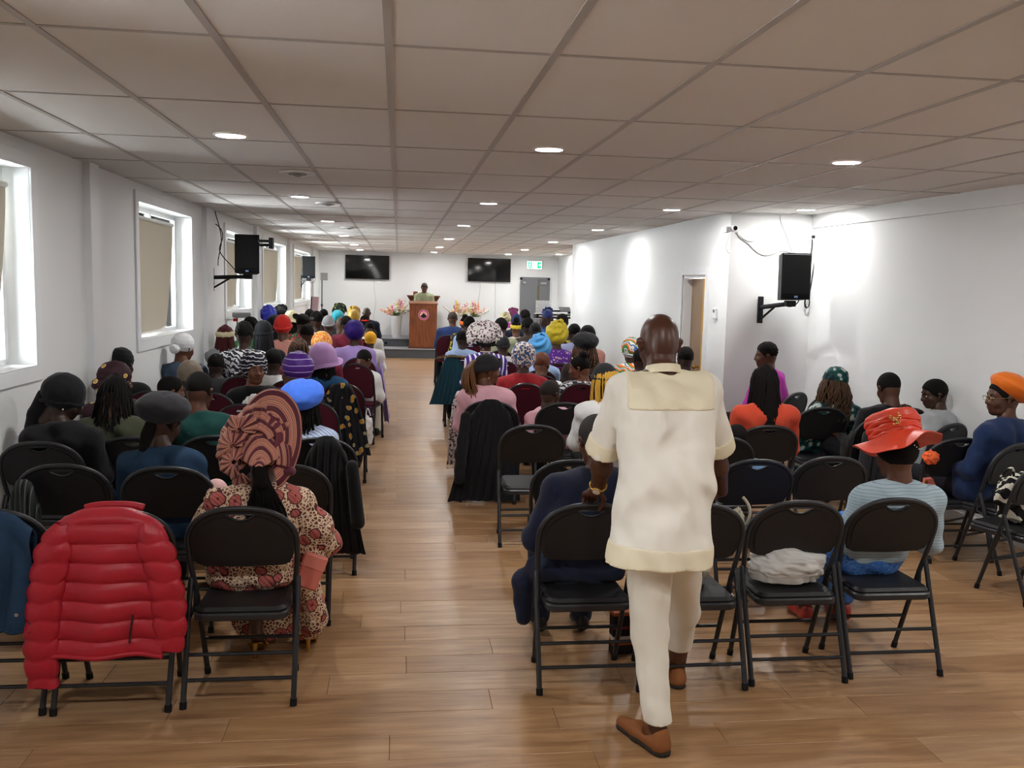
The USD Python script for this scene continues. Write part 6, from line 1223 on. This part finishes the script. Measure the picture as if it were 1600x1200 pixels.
def gele_lady(T, Th, J):
    c = J["c"]; out = []
    nape = V3(-.62, 4.19, 1.005) - J["hip"]; nrm = V3(.0, -1, .42); up = V3(.10, .25, 1.0)
    fn = lambda *a, **k: fan(*a, **k)
    def add(nm, f, m): ms, uv = f; out.append((nm, ms, m, uv))
    # inner to outer leaves of the wrap, each standing behind the last
    U = lambda u_, s_, b_=0.0: nape + V3(s_, b_, u_)
    add("inner_fold", fn(U(0, 0, -.04), nrm, up, .004, .098, -60, 54, 5, .10, .030, 50, 16, .006, 2, .62), ao2)
    add("second_fold", fn(U(.0, 0, -.02), nrm, up, .05, .185, -76, 66, 5, .10, .040, 60, 18, .006, 4, .56), ao2)
    add("third_fold", fn(U(.03, .012, .015), nrm, up, .09, .192, -88, 96, 7, .10, .03, 60, 16, .006, 6, .62), maro_c)
    add("third_fold_face", fn(U(.03, .010, .006), nrm, up, .10, .178, -84, 92, 7, .10, .034, 60, 16, .006, 6, .62), ao1)
    add("crumpled_fold", fn(U(.10, -.02, .03), nrm, up, .07, .195, -95, 62, 22, .16, .05, 110, 16, .005, 9, .78), ao2)
    add("outer_lining", fn(U(.13, .03, .045), nrm, up, .06, .135, -30, 130, 4, .06, .05, 60, 14, .005, 12, .60), maro_c)
    add("outer_flap", fn(U(.13, .025, .06), nrm, up, .07, .245, -66, 152, 3, .05, .045, 80, 20, .006, 11, .62), ao1)
    add("left_flap", fn(U(.10, -.06, .055), nrm, up, .04, .17, -150, -6, 14, .20, .05, 90, 18, .006, 15, .80), ao3)
    for q, (dx, dz, r, a) in enumerate(((-.115, .035, .07, -70), (-.12, .11, .078, -50), (-.085, .185, .075, -20), (-.085, -.02, .06, -100), (-.15, .07, .05, -80))):
        add("ruffle", fn(U(dz, dx, .0 + .012 * q), V3(-.35, -1, .3), V3(math.sin(math.radians(a)), .1, math.cos(math.radians(a))), .010, r, -125, 125, 13 + q, .45, .035, 70, 12, .005, 20 + q), ao3)
    d = ball((.12, .135, .12), (0, -.035, .045), lambda q: .04 * np.sin(9 * q[..., 2] * 3), 48, 30); v = np.array(d.vertices); uv = np.stack([np.arctan2(v[:, 0], v[:, 1]) / 6.28, v[:, 2] * 5], 1)
    out.append(("head_wrap", T(d), ao1, uv))
    out.append(("side_tuck", tube(spline([nape + V3(.09, .03, .0), nape + V3(.125, .01, -.01), nape + V3(.15, .0, .0)], 10), [.016, .024, .02, .022, .024, .022, .02, .022, .02, .012], 12), ao2, None))
    # long gathered locs down the back
    g = random.Random(3); st = []
    for k in range(60):
        a = g.uniform(-1, 1); b = g.uniform(0, 1)
        st.append(tube(spline([nape + V3(.03 * a, -.03 - .02 * b, .0), nape + V3(.035 * a + .015, -.062 - .02 * b, -.05), nape + V3(.06 * a + .03 + g.uniform(-.02, .02), -.075 - .02 * b, -.13 - .04 * g.random()), nape + V3(.085 * a + .035 + g.uniform(-.02, .02), -.068 - .02 * b, -.21 - .07 * g.random())], 9), [.0075] * 7 + [.005, .003], 6))
    out.append(("hair_tail", cat(st, tube(spline([nape + V3(0, -.03, .012), nape + V3(.005, -.065, -.02), nape + V3(.02, -.08, -.07)], 6), [.035, .036, .034, .032, .03, .026], 12)), hair_m, None))
    # wide sleeves and the train of the gown beside the seat
    return out
def gele_person():
    ch = chair(-.68, 3.98, "f", "black folding chair in the front row under the striped gele wearer", 0, True)
    hip = np.array([-.68, 4.28, 0])
    C = ony(415, 712, 4.33)
    t = _person("seated person in striped maroon gele and coral floral lace gown", C, lace_m, lace_m, None, None, 1, -4, 26, 0, 1.0, 0.0, 1.0, ch, False, .185, None, "people seated in the rows", False, False, None, 77, {1: (.03, .20, -.36), -1: (-.03, .20, -.36)}, None, True, False, 1.02, "f")
    Rh = Rz(-.07) @ Rx(-.45); c = C - hip
    T = lambda m: move(m, c, R=Rh)
    for nm, ms, m, uv in gele_lady(T, T, dict(c=c, hip=hip)):
        obj(nm, ms, m, t, smooth=True, uv=uv)
    sx = []
    for e in (1, -1):
        s0 = V3(e * .165 + .03, -.06, .855); k_ = .30 if e > 0 else -.20; sx += [(s0, V3(k_, .0, .70), .06, .075), (V3(k_, .0, .70), V3(k_ + .05, .08, .60), .075, .07)]
    obj("wide_sleeve", blob(sx[:2], .013, .04, post=lambda F, X, Y, Z: wrinkle(F, X, Y, Z, .008, 2)), lace_m, t, smooth=True)
    obj("wide_sleeve", blob(sx[2:], .013, .04, post=lambda F, X, Y, Z: wrinkle(F, X, Y, Z, .008, 3)), lace_m, t, smooth=True)
    obj("gown_seat", blob([(V3(-.13, -.05, .505), V3(.13, -.05, .505), .075, .075), (V3(-.1, .0, .62), V3(.1, .0, .62), .11, .11), (V3(.22, .10, .5), V3(.25, .22, .2), .06, .08), (V3(-.02, .26, .3), V3(-.0, .26, .17), .12, .14), (V3(.2, .28, .3), V3(.22, .28, .16), .1, .12)], .013, .04, post=lambda F, X, Y, Z: np.maximum(wrinkle(F, X, Y, Z, .006, 5), .436 - Z - 3 * np.clip(X - .19, 0, 1) - 3 * np.clip(Y - .13, 0, 1))), lace_m, t, smooth=True)
    for e, p in ((1, V3(-.44, 4.60, 0)), (-1, V3(-.69, 4.52, 0))):
        q = p - hip
        sole = gridmesh(np.stack([[q + V3(w * .036, -.10 + .24 * u, .075 * max(0, 1 - u * 2.2) ** .8 + .008) for w in (-1, 0, 1)] for u in np.linspace(0, 1, 12)]))
        obj("sandal", cat(slab(np.array(sole.vertices).reshape(12, 3, 3), .008), tube([q + V3(0, -.09, .075), q + V3(0, -.095, 0)], [.014, .009], 10), tube([q + V3(-.04, .06, .012), q + V3(0, .06, .065), q + V3(.04, .06, .012)], .009, 8), tube(spline([q + V3(-.036, -.08, .10), q + V3(0, -.115, .13), q + V3(.036, -.08, .10), q + V3(0, -.03, .125)], 16), .005, 6)), gold_m, t, smooth=True)
        obj("foot", blob([(q + V3(0, -.08, .12), q + V3(0, .05, .045), .03, .03), (q + V3(0, -.07, .12), q + V3(0, -.05, .18), .033, .036), (q + V3(-.012, .05, .04), q + V3(.012, .1, .025), .026, .018)], .008, .015), SKIN[1], t, smooth=True)
    p = thing("purse", "coral pink clutch held beside the person in the striped gele", "purse", (-.40, 4.24, .50))
    obj("pouch", move(cat(box(-.055, .055, -.012, .012, -.085, .085, .01)), (0, 0, 0), 0, Ry(.35)), plain("coral_leather", "d9786a", .5, .4), p)
    obj("flap", move(box(-.057, .057, -.016, .016, .015, .088, .008), R=Ry(.35)), plain("coral_leather_flap", "e08577", .5, .4), p)
spread_chairs()
build_people()
gele_person()
place_chairs()
